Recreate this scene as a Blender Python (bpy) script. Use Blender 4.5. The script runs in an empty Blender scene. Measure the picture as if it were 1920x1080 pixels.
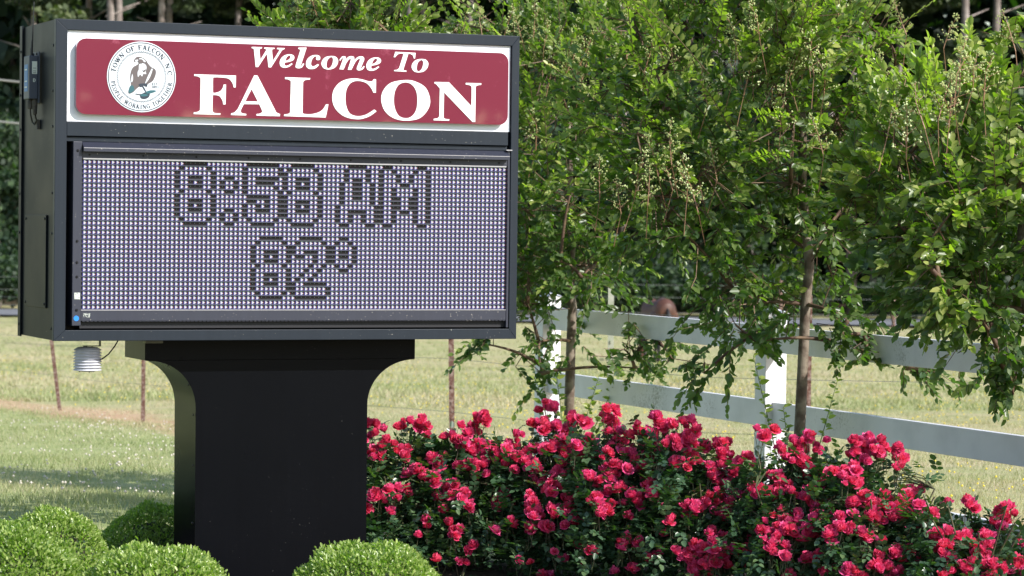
import bpy, bmesh, math, random
import numpy as np
from mathutils import Vector, Matrix, Euler
from mathutils.geometry import tessellate_polygon

# ------------------------------------------------------------------ camera, light, exposure
sc = bpy.context.scene
COL = sc.collection
CAM_H = 1.65
FPX, PITCH, ROLL = 5400.0, 0.0232, 0.0118
cam_data = bpy.data.cameras.new("camera")
cam = bpy.data.objects.new("camera", cam_data)
COL.objects.link(cam)
cp, sp = math.cos(PITCH), math.sin(PITCH)
cr, sr = math.cos(ROLL), math.sin(ROLL)
_f0 = Vector((0, cp, -sp)); _u0 = Vector((0, sp, cp)); _r0 = Vector((1, 0, 0))
_R = _r0*cr + _u0*sr
_U = _u0*cr - _r0*sr
M3 = Matrix((_R, _U, -_f0)).transposed()
cam.matrix_world = Matrix.Translation((0, 0, CAM_H)) @ M3.to_4x4()
cam_data.sensor_width = 36.0
cam_data.sensor_fit = 'HORIZONTAL'
cam_data.lens = FPX/1920*36
cam_data.clip_start = 0.5
cam_data.clip_end = 2000
cam_data.dof.use_dof = True
cam_data.dof.focus_distance = 12.9
cam_data.dof.aperture_fstop = 7.1
sc.camera = cam

SUN_DIR = Vector((0.839, -0.545, 0)).normalized()
SUN_EL = math.radians(37)
sdir = Vector((SUN_DIR.x*math.cos(SUN_EL), SUN_DIR.y*math.cos(SUN_EL), math.sin(SUN_EL)))
world = bpy.data.worlds.new("World")
sc.world = world
world.use_nodes = True
wn = world.node_tree
sky = wn.nodes.new('ShaderNodeTexSky')
sky.sky_type = 'NISHITA'
sky.sun_disc = False
sky.sun_elevation = SUN_EL
sky.sun_rotation = math.atan2(SUN_DIR.x, SUN_DIR.y)
sky.air_density = 1.2
sky.dust_density = 1.0
wn.nodes['Background'].inputs[1].default_value = 0.15
wn.links.new(sky.outputs[0], wn.nodes['Background'].inputs[0])
sun_data = bpy.data.lights.new("sun", 'SUN')
sun_data.energy = 4.6
sun_data.angle = math.radians(0.5)
sun_data.color = (1.0, 0.96, 0.90)
sun = bpy.data.objects.new("sun", sun_data)
COL.objects.link(sun)
sun.rotation_euler = (-sdir).to_track_quat('-Z', 'Y').to_euler()
sc.view_settings.view_transform = 'Standard'
sc.view_settings.look = 'None'
sc.view_settings.gamma = 1.0
sc.view_settings.exposure = 0.55

# ------------------------------------------------------------------ helpers
def ray(px, py):
    u, w = px-960, py-540
    x = u*cr + w*sr
    v = -(-u*sr + w*cr)/FPX
    return Vector((x/FPX, cp+v*sp, -sp+v*cp))

def at(px, py, Y):
    """world point at distance Y that the photograph shows at (px, py)"""
    r = ray(px, py)
    return Vector((r.x/r.y*Y, Y, CAM_H + r.z/r.y*Y))

def gz(x, y):
    """height of the ground"""
    if y < 13: return 0.0
    if y < 18: t = (y-13)/5; return -0.0325*2.5*t*t
    if y < 68: return -0.08125 - 0.0325*(y-18)
    if y < 74: t = (y-68)/6; return -0.08125-1.625 - 0.0325*6*(t-0.5*t*t)
    return -0.08125-1.625-0.0975

def tag(o, label=None, cat=None, group=None, kind=None):
    if label: o['label'] = label
    if cat: o['category'] = cat
    if group: o['group'] = group
    if kind: o['kind'] = kind
    return o

def empty(name, loc=(0, 0, 0), rz=0.0):
    o = bpy.data.objects.new(name, None)
    o.location = loc
    o.rotation_euler = (0, 0, rz)
    o.empty_display_size = 0.1
    COL.objects.link(o)
    return o

class MB:
    """collects faces, builds one mesh object"""
    def __init__(s): s.v = []; s.f = []
    def box(s, x0, x1, y0, y1, z0, z1):
        b = len(s.v)
        s.v += [(x0,y0,z0),(x1,y0,z0),(x1,y1,z0),(x0,y1,z0),(x0,y0,z1),(x1,y0,z1),(x1,y1,z1),(x0,y1,z1)]
        s.f += [tuple(b+i for i in q) for q in ((0,3,2,1),(4,5,6,7),(0,1,5,4),(1,2,6,5),(2,3,7,6),(3,0,4,7))]
        return s
    def hexa(s, bottom, top):
        b = len(s.v); n = len(bottom)
        s.v += [tuple(p) for p in bottom] + [tuple(p) for p in top]
        s.f.append(tuple(b+i for i in reversed(range(n))))
        s.f.append(tuple(b+n+i for i in range(n)))
        for i in range(n):
            j = (i+1) % n
            s.f.append((b+i, b+j, b+n+j, b+n+i))
        return s
    def poly(s, pts):
        b = len(s.v); s.v += [tuple(p) for p in pts]; s.f.append(tuple(range(b, b+len(pts)))); return s
    def tube(s, pts, radii, n=8, cap=True):
        pts = [Vector(p) for p in pts]
        if not hasattr(radii, '__len__'): radii = [radii]*len(pts)
        b = len(s.v); up = None
        for i, p in enumerate(pts):
            d = (pts[min(i+1, len(pts)-1)] - pts[max(i-1, 0)])
            if d.length < 1e-9: d = Vector((0, 0, 1))
            d.normalize()
            if up is None:
                up = d.orthogonal().normalized()
            else:
                up = (up - d*up.dot(d))
                up = up.normalized() if up.length > 1e-6 else d.orthogonal().normalized()
            sd = d.cross(up)
            for k in range(n):
                a = 2*math.pi*k/n
                q = p + (up*math.cos(a) + sd*math.sin(a))*radii[i]
                s.v.append(tuple(q))
        for i in range(len(pts)-1):
            for k in range(n):
                k2 = (k+1) % n
                s.f.append((b+i*n+k, b+i*n+k2, b+(i+1)*n+k2, b+(i+1)*n+k))
        if cap:
            s.f.append(tuple(b+k for k in reversed(range(n))))
            e = b+(len(pts)-1)*n
            s.f.append(tuple(e+k for k in range(n)))
        return s
    def lathe(s, prof, c=(0, 0, 0), n=24):
        b = len(s.v)
        for r, z in prof:
            for k in range(n):
                a = 2*math.pi*k/n
                s.v.append((c[0]+r*math.cos(a), c[1]+r*math.sin(a), c[2]+z))
        for i in range(len(prof)-1):
            for k in range(n):
                k2 = (k+1) % n
                s.f.append((b+i*n+k, b+i*n+k2, b+(i+1)*n+k2, b+(i+1)*n+k))
        s.f.append(tuple(b+k for k in reversed(range(n))))
        e = b+(len(prof)-1)*n
        s.f.append(tuple(e+k for k in range(n)))
        return s
    def mesh(s, name, mat, smooth=False):
        m = bpy.data.meshes.new(name)
        m.from_pydata([tuple(p) for p in s.v], [], s.f)
        m.materials.append(mat)
        if smooth: m.shade_smooth()
        return m
    def build(s, name, mat, parent=None, smooth=False, bevel=0.0):
        o = bpy.data.objects.new(name, s.mesh(name, mat, smooth))
        COL.objects.link(o)
        if parent: o.parent = parent
        if bevel:
            md = o.modifiers.new('bevel', 'BEVEL'); md.width = bevel; md.segments = 2; md.limit_method = 'ANGLE'
        return o

def link(name, mesh, parent=None, mat4=None):
    o = bpy.data.objects.new(name, mesh)
    COL.objects.link(o)
    if parent: o.parent = parent
    if mat4 is not None: o.matrix_local = mat4
    return o

# ------------------------------------------------------------------ materials
def rgb(c): return (c[0], c[1], c[2], 1)

def mat_basic(name, col, rough=0.6, metal=0.0, spec=0.5, noise=None, bump=0.0, bscale=50, emit=None, estr=0, coat=0.0):
    """noise = (other colour, scale, detail, low, high)"""
    m = bpy.data.materials.new(name); m.use_nodes = True
    nt = m.node_tree; b = nt.nodes['Principled BSDF']
    b.inputs['Base Color'].default_value = rgb(col)
    b.inputs['Roughness'].default_value = rough
    b.inputs['Metallic'].default_value = metal
    b.inputs['Specular IOR Level'].default_value = spec
    b.inputs['Coat Weight'].default_value = coat
    b.inputs['Coat Roughness'].default_value = 0.03
    tc = nt.nodes.new('ShaderNodeTexCoord')
    if noise:
        n = nt.nodes.new('ShaderNodeTexNoise'); n.inputs['Scale'].default_value = noise[1]; n.inputs['Detail'].default_value = noise[2]
        nt.links.new(tc.outputs['Object'], n.inputs['Vector'])
        r = nt.nodes.new('ShaderNodeValToRGB')
        r.color_ramp.elements[0].position = noise[3]; r.color_ramp.elements[0].color = rgb(col)
        r.color_ramp.elements[1].position = noise[4]; r.color_ramp.elements[1].color = rgb(noise[0])
        nt.links.new(n.outputs['Fac'], r.inputs['Fac'])
        nt.links.new(r.outputs['Color'], b.inputs['Base Color'])
    if bump:
        n2 = nt.nodes.new('ShaderNodeTexNoise'); n2.inputs['Scale'].default_value = bscale; n2.inputs['Detail'].default_value = 5
        nt.links.new(tc.outputs['Object'], n2.inputs['Vector'])
        bp = nt.nodes.new('ShaderNodeBump'); bp.inputs['Strength'].default_value = bump; bp.inputs['Distance'].default_value = 0.01
        nt.links.new(n2.outputs['Fac'], bp.inputs['Height'])
        nt.links.new(bp.outputs['Normal'], b.inputs['Normal'])
    if emit:
        b.inputs['Emission Color'].default_value = rgb(emit); b.inputs['Emission Strength'].default_value = estr
    return m

def mat_specked(name, col, rough, dust=(0.45, 0.42, 0.36), amount=0.03, scale=160, spec=0.5, var=0.15, streaks=0.0):
    """painted metal with bits of pollen, dust specks and faint vertical rain streaks"""
    m = mat_basic(name, col, rough, spec=spec)
    nt = m.node_tree; b = nt.nodes['Principled BSDF']
    tc = nt.nodes['Texture Coordinate']
    v = nt.nodes.new('ShaderNodeTexNoise'); v.inputs['Scale'].default_value = scale; v.inputs['Detail'].default_value = 1.0
    nt.links.new(tc.outputs['Object'], v.inputs['Vector'])
    big = nt.nodes.new('ShaderNodeTexNoise'); big.inputs['Scale'].default_value = 3; big.inputs['Detail'].default_value = 4
    nt.links.new(tc.outputs['Object'], big.inputs['Vector'])
    add = nt.nodes.new('ShaderNodeMath'); add.operation = 'MULTIPLY_ADD'
    nt.links.new(big.outputs['Fac'], add.inputs[0]); add.inputs[1].default_value = 0.25
    nt.links.new(v.outputs['Fac'], add.inputs[2])
    r = nt.nodes.new('ShaderNodeValToRGB')
    lo = 0.96-amount*1.6
    r.color_ramp.elements[0].position = lo; r.color_ramp.elements[0].color = (0, 0, 0, 1)
    r.color_ramp.elements[1].position = min(1, lo+0.03); r.color_ramp.elements[1].color = (1, 1, 1, 1)
    nt.links.new(add.outputs[0], r.inputs['Fac'])
    mp = nt.nodes.new('ShaderNodeMapping'); mp.inputs['Scale'].default_value = (14, 14, 0.7)
    nt.links.new(tc.outputs['Object'], mp.inputs['Vector'])
    st = nt.nodes.new('ShaderNodeTexNoise'); st.inputs['Scale'].default_value = 3; st.inputs['Detail'].default_value = 5
    nt.links.new(mp.outputs['Vector'], st.inputs['Vector'])
    mul = nt.nodes.new('ShaderNodeMixRGB'); mul.blend_type = 'MIX'
    mul.inputs[1].default_value = rgb([c*(1-var) for c in col]); mul.inputs[2].default_value = rgb([c*(1+var)+streaks for c in col])
    nt.links.new(st.outputs['Fac'], mul.inputs[0])
    mx = nt.nodes.new('ShaderNodeMixRGB'); nt.links.new(r.outputs['Color'], mx.inputs[0])
    nt.links.new(mul.outputs[0], mx.inputs[1]); mx.inputs[2].default_value = rgb(dust)
    nt.links.new(mx.outputs[0], b.inputs['Base Color'])
    rr = nt.nodes.new('ShaderNodeMapRange'); rr.inputs[3].default_value = rough*0.8; rr.inputs[4].default_value = min(1, rough*1.3)
    nt.links.new(big.outputs['Fac'], rr.inputs[0]); nt.links.new(rr.outputs[0], b.inputs['Roughness'])
    return m

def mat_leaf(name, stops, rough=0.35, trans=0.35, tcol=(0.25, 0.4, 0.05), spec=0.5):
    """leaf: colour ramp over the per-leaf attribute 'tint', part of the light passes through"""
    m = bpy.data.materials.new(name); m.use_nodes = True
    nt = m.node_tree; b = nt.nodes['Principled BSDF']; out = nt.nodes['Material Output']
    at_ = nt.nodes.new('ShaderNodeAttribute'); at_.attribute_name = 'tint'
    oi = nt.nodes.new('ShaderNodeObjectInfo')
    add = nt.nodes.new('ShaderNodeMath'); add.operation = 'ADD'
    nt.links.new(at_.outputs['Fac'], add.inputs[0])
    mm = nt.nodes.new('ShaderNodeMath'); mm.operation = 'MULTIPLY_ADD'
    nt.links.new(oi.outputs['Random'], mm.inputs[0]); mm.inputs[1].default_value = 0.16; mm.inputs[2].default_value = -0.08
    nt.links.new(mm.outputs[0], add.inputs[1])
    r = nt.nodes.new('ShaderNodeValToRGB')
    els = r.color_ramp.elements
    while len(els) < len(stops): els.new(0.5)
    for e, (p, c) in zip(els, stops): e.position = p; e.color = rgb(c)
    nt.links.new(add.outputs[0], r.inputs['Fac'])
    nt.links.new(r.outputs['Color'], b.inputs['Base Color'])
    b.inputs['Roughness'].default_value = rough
    b.inputs['Specular IOR Level'].default_value = spec
    tr = nt.nodes.new('ShaderNodeBsdfTranslucent')
    mx = nt.nodes.new('ShaderNodeMixRGB'); mx.blend_type = 'MULTIPLY'; mx.inputs[0].default_value = 1
    nt.links.new(r.outputs['Color'], mx.inputs[1]); mx.inputs[2].default_value = rgb([c*6 for c in tcol])
    nt.links.new(mx.outputs[0], tr.inputs['Color'])
    ms = nt.nodes.new('ShaderNodeMixShader'); ms.inputs[0].default_value = trans
    nt.links.new(b.outputs[0], ms.inputs[1]); nt.links.new(tr.outputs[0], ms.inputs[2])
    nt.links.new(ms.outputs[0], out.inputs['Surface'])
    return m

MT = {}
MT['frame'] = mat_specked('painted_metal_slate', (0.014, 0.020, 0.029), 0.45, amount=0.035, streaks=0.002, spec=0.25)
MT['frame_dark'] = mat_specked('painted_metal_dark', (0.007, 0.010, 0.014), 0.42, amount=0.015, spec=0.09)
MT['post'] = mat_specked('painted_metal_black', (0.0022, 0.0027, 0.0042), 0.28, spec=0.10, amount=0.012, scale=230, dust=(0.30, 0.30, 0.28))
MT['led_frame'] = mat_specked('display_housing', (0.026, 0.029, 0.046), 0.42, amount=0.05)
MT['led_black'] = mat_basic('display_black', (0.008, 0.008, 0.012), 0.6)
MT['louvre'] = mat_specked('display_louvre', (0.058, 0.058, 0.090), 0.5, amount=0.05)
MT['white_face'] = mat_basic('white_acrylic', (0.84, 0.86, 0.92), 0.25, noise=((0.78, 0.81, 0.88), 4, 6, 0.35, 0.7))
MT['white_letter'] = mat_basic('white_vinyl', (0.88, 0.88, 0.86), 0.3)
MT['seal_white'] = mat_basic('seal_white', (0.66, 0.71, 0.76), 0.3)
MT['seal_ink'] = mat_basic('seal_ink', (0.018, 0.028, 0.045), 0.5)
MT['seal_brown'] = mat_basic('seal_brown', (0.105, 0.085, 0.085), 0.5)
MT['seal_teal'] = mat_basic('seal_teal', (0.02, 0.10, 0.12), 0.5)
MT['silver'] = mat_basic('bright_edge', (0.45, 0.44, 0.46), 0.35, metal=0.5)
MT['screw'] = mat_basic('screw_head', (0.02, 0.02, 0.022), 0.4, metal=0.6)
MT['plastic_white'] = mat_basic('weathered_white_plastic', (0.62, 0.62, 0.68), 0.55, noise=((0.45, 0.45, 0.50), 30, 5, 0.3, 0.75))
MT['bracket'] = mat_basic('galvanised_bracket', (0.12, 0.12, 0.10), 0.5, metal=0.4)
MT['cable'] = mat_basic('black_cable', (0.012, 0.012, 0.012), 0.5)
MT['radio'] = mat_specked('radio_housing', (0.045, 0.055, 0.080), 0.5, amount=0.02)
MT['radio_dark'] = mat_basic('radio_connector', (0.035, 0.03, 0.025), 0.7, noise=((0.09, 0.075, 0.055), 60, 5, 0.4, 0.7))
MT['label_white'] = mat_basic('paper_label', (0.6, 0.64, 0.58), 0.6)
MT['label_blue'] = mat_basic('blue_label', (0.03, 0.16, 0.40), 0.5)
MT['dot_blue'] = mat_basic('blue_sticker', (0.02, 0.22, 0.75), 0.4)

# glossy red acrylic, faintly scuffed
m = mat_basic('red_acrylic', (0.165, 0.007, 0.030), 0.3, coat=1.0)
nt = m.node_tree; b = nt.nodes['Principled BSDF']; tc = nt.nodes['Texture Coordinate']
n = nt.nodes.new('ShaderNodeTexNoise'); n.inputs['Scale'].default_value = 9; n.inputs['Detail'].default_value = 9; n.inputs['Roughness'].default_value = 0.75
nt.links.new(tc.outputs['Object'], n.inputs['Vector'])
r = nt.nodes.new('ShaderNodeValToRGB')
r.color_ramp.elements[0].position = 0.60; r.color_ramp.elements[0].color = (0.165, 0.007, 0.030, 1)
r.color_ramp.elements[1].position = 0.74; r.color_ramp.elements[1].color = (0.34, 0.07, 0.12, 1)
nt.links.new(n.outputs['Fac'], r.inputs['Fac']); nt.links.new(r.outputs['Color'], b.inputs['Base Color'])
b.inputs['Coat IOR'].default_value = 1.75
MT['red'] = m

def mat_emit(name, col, s, base=(0.02, 0.02, 0.02)):
    return mat_basic(name, base, 0.4, emit=col, estr=s)
MT['led_on'] = mat_emit('led_lit_white', (1.0, 0.98, 0.97), 0.54, (0.12, 0.12, 0.12))
MT['led_red'] = mat_emit('led_lit_red', (0.8, 0.02, 0.03), 0.3)
MT['led_blue'] = mat_emit('led_glow_blue', (0.09, 0.08, 0.70), 0.34, (0.02, 0.02, 0.05))
MT['led_green'] = mat_emit('led_lit_green', (0.2, 0.9, 0.4), 0.30)
MT['led_off'] = mat_basic('led_unlit', (0.6, 0.6, 0.6), 0.3)

MT['vinyl'] = mat_basic('white_vinyl_fence', (0.74, 0.735, 0.78), 0.38, noise=((0.62, 0.62, 0.66), 5, 8, 0.45, 0.75))
m = MT['vinyl']; nt = m.node_tree; b = nt.nodes['Principled BSDF']
tc = nt.nodes['Texture Coordinate']
n = nt.nodes.new('ShaderNodeTexNoise'); n.inputs['Scale'].default_value = 55; n.inputs['Detail'].default_value = 6; n.inputs['Roughness'].default_value = 0.8
nt.links.new(tc.outputs['Object'], n.inputs['Vector'])
n2 = nt.nodes.new('ShaderNodeTexNoise'); n2.inputs['Scale'].default_value = 2.3
nt.links.new(tc.outputs['Object'], n2.inputs['Vector'])
mu = nt.nodes.new('ShaderNodeMath'); mu.operation = 'MULTIPLY'
nt.links.new(n.outputs['Fac'], mu.inputs[0]); nt.links.new(n2.outputs['Fac'], mu.inputs[1])
r = nt.nodes.new('ShaderNodeValToRGB'); r.color_ramp.elements[0].position = 0.325; r.color_ramp.elements[1].position = 0.44
r.color_ramp.elements[0].color = (0, 0, 0, 1); r.color_ramp.elements[1].color = (0.8, 0.8, 0.8, 1)
nt.links.new(mu.outputs[0], r.inputs['Fac'])
old = b.inputs['Base Color'].links[0].from_socket
mx = nt.nodes.new('ShaderNodeMixRGB'); nt.links.new(r.outputs['Color'], mx.inputs[0]); nt.links.new(old, mx.inputs[1])
mx.inputs[2].default_value = (0.16, 0.15, 0.13, 1); nt.links.new(mx.outputs[0], b.inputs['Base Color'])

MT['rust'] = mat_basic('rusty_steel', (0.12, 0.055, 0.04), 0.8, noise=((0.26, 0.19, 0.16), 30, 6, 0.45, 0.62), bump=0.4, bscale=80)
MT['green_steel'] = mat_basic('pale_green_steel', (0.30, 0.33, 0.24), 0.7, noise=((0.42, 0.42, 0.36), 20, 5, 0.4, 0.7))
MT['wire'] = mat_basic('galvanised_wire', (0.16, 0.17, 0.17), 0.5, metal=0.3)
MT['bark_myrtle'] = mat_basic('mottled_myrtle_bark', (0.105, 0.072, 0.052), 0.75, noise=((0.235, 0.195, 0.15), 16, 6, 0.42, 0.62), bump=0.35, bscale=45)
MT['bark_twig'] = mat_basic('brown_twig_bark', (0.085, 0.045, 0.03), 0.7, noise=((0.17, 0.11, 0.06), 20, 4, 0.4, 0.65))
MT['bark_pine'] = mat_basic('pine_bark', (0.17, 0.14, 0.125), 0.95, noise=((0.30, 0.26, 0.24), 3, 6, 0.4, 0.65), bump=0.8, bscale=8)
MT['stem_rose'] = mat_basic('rose_stem', (0.075, 0.055, 0.035), 0.6, noise=((0.10, 0.13, 0.05), 30, 3, 0.4, 0.65))
MT['stem_red'] = mat_basic('panicle_stem', (0.27, 0.15, 0.08), 0.6)
MT['stem_green'] = mat_basic('green_stem', (0.10, 0.16, 0.04), 0.6)
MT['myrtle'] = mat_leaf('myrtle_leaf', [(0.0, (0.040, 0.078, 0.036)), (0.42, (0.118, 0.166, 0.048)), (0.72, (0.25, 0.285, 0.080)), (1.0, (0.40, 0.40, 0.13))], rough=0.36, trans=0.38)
MT['rose_leaf'] = mat_leaf('rose_leaf', [(0.0, (0.026, 0.060, 0.032)), (0.6, (0.055, 0.110, 0.052)), (1.0, (0.13, 0.19, 0.075))], rough=0.33, trans=0.2)
MT['box_leaf'] = mat_leaf('boxwood_leaf', [(0.0, (0.085, 0.155, 0.028)), (0.6, (0.23, 0.30, 0.075)), (1.0, (0.42, 0.47, 0.17))], rough=0.28, trans=0.3)
MT['forest_leaf'] = mat_leaf('woodland_leaf', [(0.0, (0.014, 0.030, 0.016)), (0.5, (0.026, 0.055, 0.024)), (1.0, (0.070, 0.115, 0.035))], rough=0.6, trans=0.25)
MT['pine_leaf'] = mat_leaf('pine_needles', [(0.0, (0.030, 0.046, 0.022)), (0.6, (0.060, 0.085, 0.032)), (1.0, (0.11, 0.13, 0.05))], rough=0.6, trans=0.2)
MT['grass'] = mat_leaf('grass_blades', [(0.0, (0.18, 0.24, 0.09)), (0.35, (0.32, 0.36, 0.17)), (0.65, (0.45, 0.41, 0.27)), (1.0, (0.56, 0.45, 0.35))], rough=0.6, trans=0.35, tcol=(0.2, 0.2, 0.1))
MT['bud'] = mat_basic('green_flower_bud', (0.30, 0.40, 0.12), 0.5, noise=((0.46, 0.48, 0.20), 90, 2, 0.4, 0.6))
MT['yellow'] = mat_basic('yellow_petal', (0.75, 0.58, 0.05), 0.6)
MT['clover'] = mat_basic('clover_head', (0.55, 0.50, 0.42), 0.8)
MT['hair'] = mat_basic('horse_coat', (0.060, 0.022, 0.013), 0.55, noise=((0.10, 0.038, 0.022), 4, 4, 0.35, 0.7))
MT['mane'] = mat_basic('horse_black_hair', (0.012, 0.010, 0.010), 0.6)
MT['utility'] = mat_basic('weathered_cable_sheath', (0.22, 0.22, 0.21), 0.7)
MT['asphalt'] = mat_basic('asphalt', (0.13, 0.135, 0.15), 0.85, noise=((0.17, 0.175, 0.19), 3, 5, 0.4, 0.6))

# rose petals: each bloom takes its own shade
m = bpy.data.materials.new('rose_petal'); m.use_nodes = True
nt = m.node_tree; b = nt.nodes['Principled BSDF']
oi = nt.nodes.new('ShaderNodeObjectInfo')
r = nt.nodes.new('ShaderNodeValToRGB'); els = r.color_ramp.elements
for p, c in [(0.0, (0.74, 0.022, 0.10)), (0.35, (0.82, 0.040, 0.17)), (0.7, (0.84, 0.075, 0.30)), (0.92, (0.82, 0.030, 0.070)), (1.0, (0.52, 0.030, 0.20))]:
    e = els.new(p) if p not in (0.0, 1.0) else els[0 if p == 0 else len(els)-1]
    e.color = rgb(c)
nt.links.new(oi.outputs['Random'], r.inputs['Fac'])
at_ = nt.nodes.new('ShaderNodeAttribute'); at_.attribute_name = 'tint'
mx = nt.nodes.new('ShaderNodeMixRGB'); mx.inputs[2].default_value = (0.92, 0.24, 0.42, 1)
mm = nt.nodes.new('ShaderNodeMath'); mm.operation = 'MULTIPLY'; mm.inputs[1].default_value = 0.55
nt.links.new(at_.outputs['Fac'], mm.inputs[0]); nt.links.new(mm.outputs[0], mx.inputs[0])
nt.links.new(r.outputs['Color'], mx.inputs[1]); nt.links.new(mx.outputs[0], b.inputs['Base Color'])
b.inputs['Roughness'].default_value = 0.55; b.inputs['Specular IOR Level'].default_value = 0.3
tr = nt.nodes.new('ShaderNodeBsdfTranslucent'); nt.links.new(mx.outputs[0], tr.inputs['Color'])
ms = nt.nodes.new('ShaderNodeMixShader'); ms.inputs[0].default_value = 0.3
nt.links.new(b.outputs[0], ms.inputs[1]); nt.links.new(tr.outputs[0], ms.inputs[2]); nt.links.new(ms.outputs[0], nt.nodes['Material Output'].inputs['Surface'])
MT['petal'] = m

# ground: lawn, bare strip along the wire fence, dry pasture; far forest floor
def mat_ground():
    m = bpy.data.materials.new('grassy_ground'); m.use_nodes = True
    nt = m.node_tree; b = nt.nodes['Principled BSDF']; b.inputs['Roughness'].default_value = 0.95; b.inputs['Specular IOR Level'].default_value = 0.1
    g = nt.nodes.new('ShaderNodeNewGeometry')
    def noise(scale, det=5, rg=0.6):
        n = nt.nodes.new('ShaderNodeTexNoise'); n.inputs['Scale'].default_value = scale; n.inputs['Detail'].default_value = det; n.inputs['Roughness'].default_value = rg
        nt.links.new(g.outputs['Position'], n.inputs['Vector']); return n
    def ramp(n, stops):
        r = nt.nodes.new('ShaderNodeValToRGB'); els = r.color_ramp.elements
        while len(els) < len(stops): els.new(0.5)
        for e, (p, c) in zip(els, stops): e.position = p; e.color = rgb(c)
        nt.links.new(n, r.inputs['Fac']); return r
    past = ramp(noise(0.9, 8, 0.7).outputs['Fac'], [(0.30, (0.26, 0.29, 0.12)), (0.48, (0.36, 0.35, 0.18)), (0.60, (0.42, 0.36, 0.22)), (0.75, (0.47, 0.36, 0.25))])
    lawn = ramp(noise(2.5, 8, 0.75).outputs['Fac'], [(0.30, (0.22, 0.27, 0.10)), (0.5, (0.31, 0.34, 0.15)), (0.72, (0.42, 0.38, 0.24))])
    dirt = ramp(noise(4, 6).outputs['Fac'], [(0.3, (0.40, 0.24, 0.15)), (0.7, (0.50, 0.33, 0.22))])
    # signed distance to the wire-fence line: (x+3.8)*0.912 + (y-29.7)*0.409
    sx = nt.nodes.new('ShaderNodeSeparateXYZ'); nt.links.new(g.outputs['Position'], sx.inputs[0])
    def math_(op, a, bb=None, c=None):
        k = nt.nodes.new('ShaderNodeMath'); k.operation = op
        for i, v in enumerate((a, bb, c)):
            if v is None: continue
            if isinstance(v, (int, float)): k.inputs[i].default_value = v
            else: nt.links.new(v, k.inputs[i])
        return k.outputs[0]
    d = math_('MULTIPLY_ADD', sx.outputs[0], 0.912, 3.466)
    d = math_('ADD', d, math_('MULTIPLY_ADD', sx.outputs[1], 0.409, -12.147))
    wob = noise(0.5, 4)
    d = math_('ADD', d, math_('MULTIPLY_ADD', wob.outputs['Fac'], 1.6, -0.8))
    wob2 = noise(5, 6, 0.8)
    d = math_('ADD', d, math_('MULTIPLY_ADD', wob2.outputs['Fac'], 1.3, -0.65))
    side = nt.nodes.new('ShaderNodeMapRange'); side.inputs[1].default_value = -0.9; side.inputs[2].default_value = -0.3
    nt.links.new(d, side.inputs[0])
    mx = nt.nodes.new('ShaderNodeMixRGB'); nt.links.new(side.outputs[0], mx.inputs[0]); nt.links.new(lawn.outputs[0], mx.inputs[1]); nt.links.new(past.outputs[0], mx.inputs[2])
    ab = math_('ABSOLUTE', math_('SUBTRACT', d, 0.0))
    st = nt.nodes.new('ShaderNodeMapRange'); st.inputs[1].default_value = 0.45; st.inputs[2].default_value = 0.9; st.inputs[3].default_value = 0.85; st.inputs[4].default_value = 0
    nt.links.new(ab, st.inputs[0])
    mx2 = nt.nodes.new('ShaderNodeMixRGB'); nt.links.new(st.outputs[0], mx2.inputs[0]); nt.links.new(mx.outputs[0], mx2.inputs[1]); nt.links.new(dirt.outputs[0], mx2.inputs[2])
    # forest floor beyond the road
    ff = nt.nodes.new('ShaderNodeMapRange'); ff.inputs[1].default_value = 108; ff.inputs[2].default_value = 112
    nt.links.new(sx.outputs[1], ff.inputs[0])
    mx3 = nt.nodes.new('ShaderNodeMixRGB'); nt.links.new(ff.outputs[0], mx3.inputs[0]); nt.links.new(mx2.outputs[0], mx3.inputs[1]); mx3.inputs[2].default_value = (0.07, 0.055, 0.035, 1)
    nt.links.new(mx3.outputs[0], b.inputs['Base Color'])
    bp = nt.nodes.new('ShaderNodeBump'); bp.inputs['Strength'].default_value = 0.6; bp.inputs['Distance'].default_value = 0.05
    nb = noise(9, 6, 0.7); nt.links.new(nb.outputs['Fac'], bp.inputs['Height']); nt.links.new(bp.outputs['Normal'], b.inputs['Normal'])
    return m
MT['ground'] = mat_ground()
MT['mulch'] = mat_basic('dark_mulch', (0.045, 0.028, 0.018), 0.95, noise=((0.10, 0.065, 0.04), 25, 7, 0.4, 0.65), bump=1.0, bscale=40)

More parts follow.
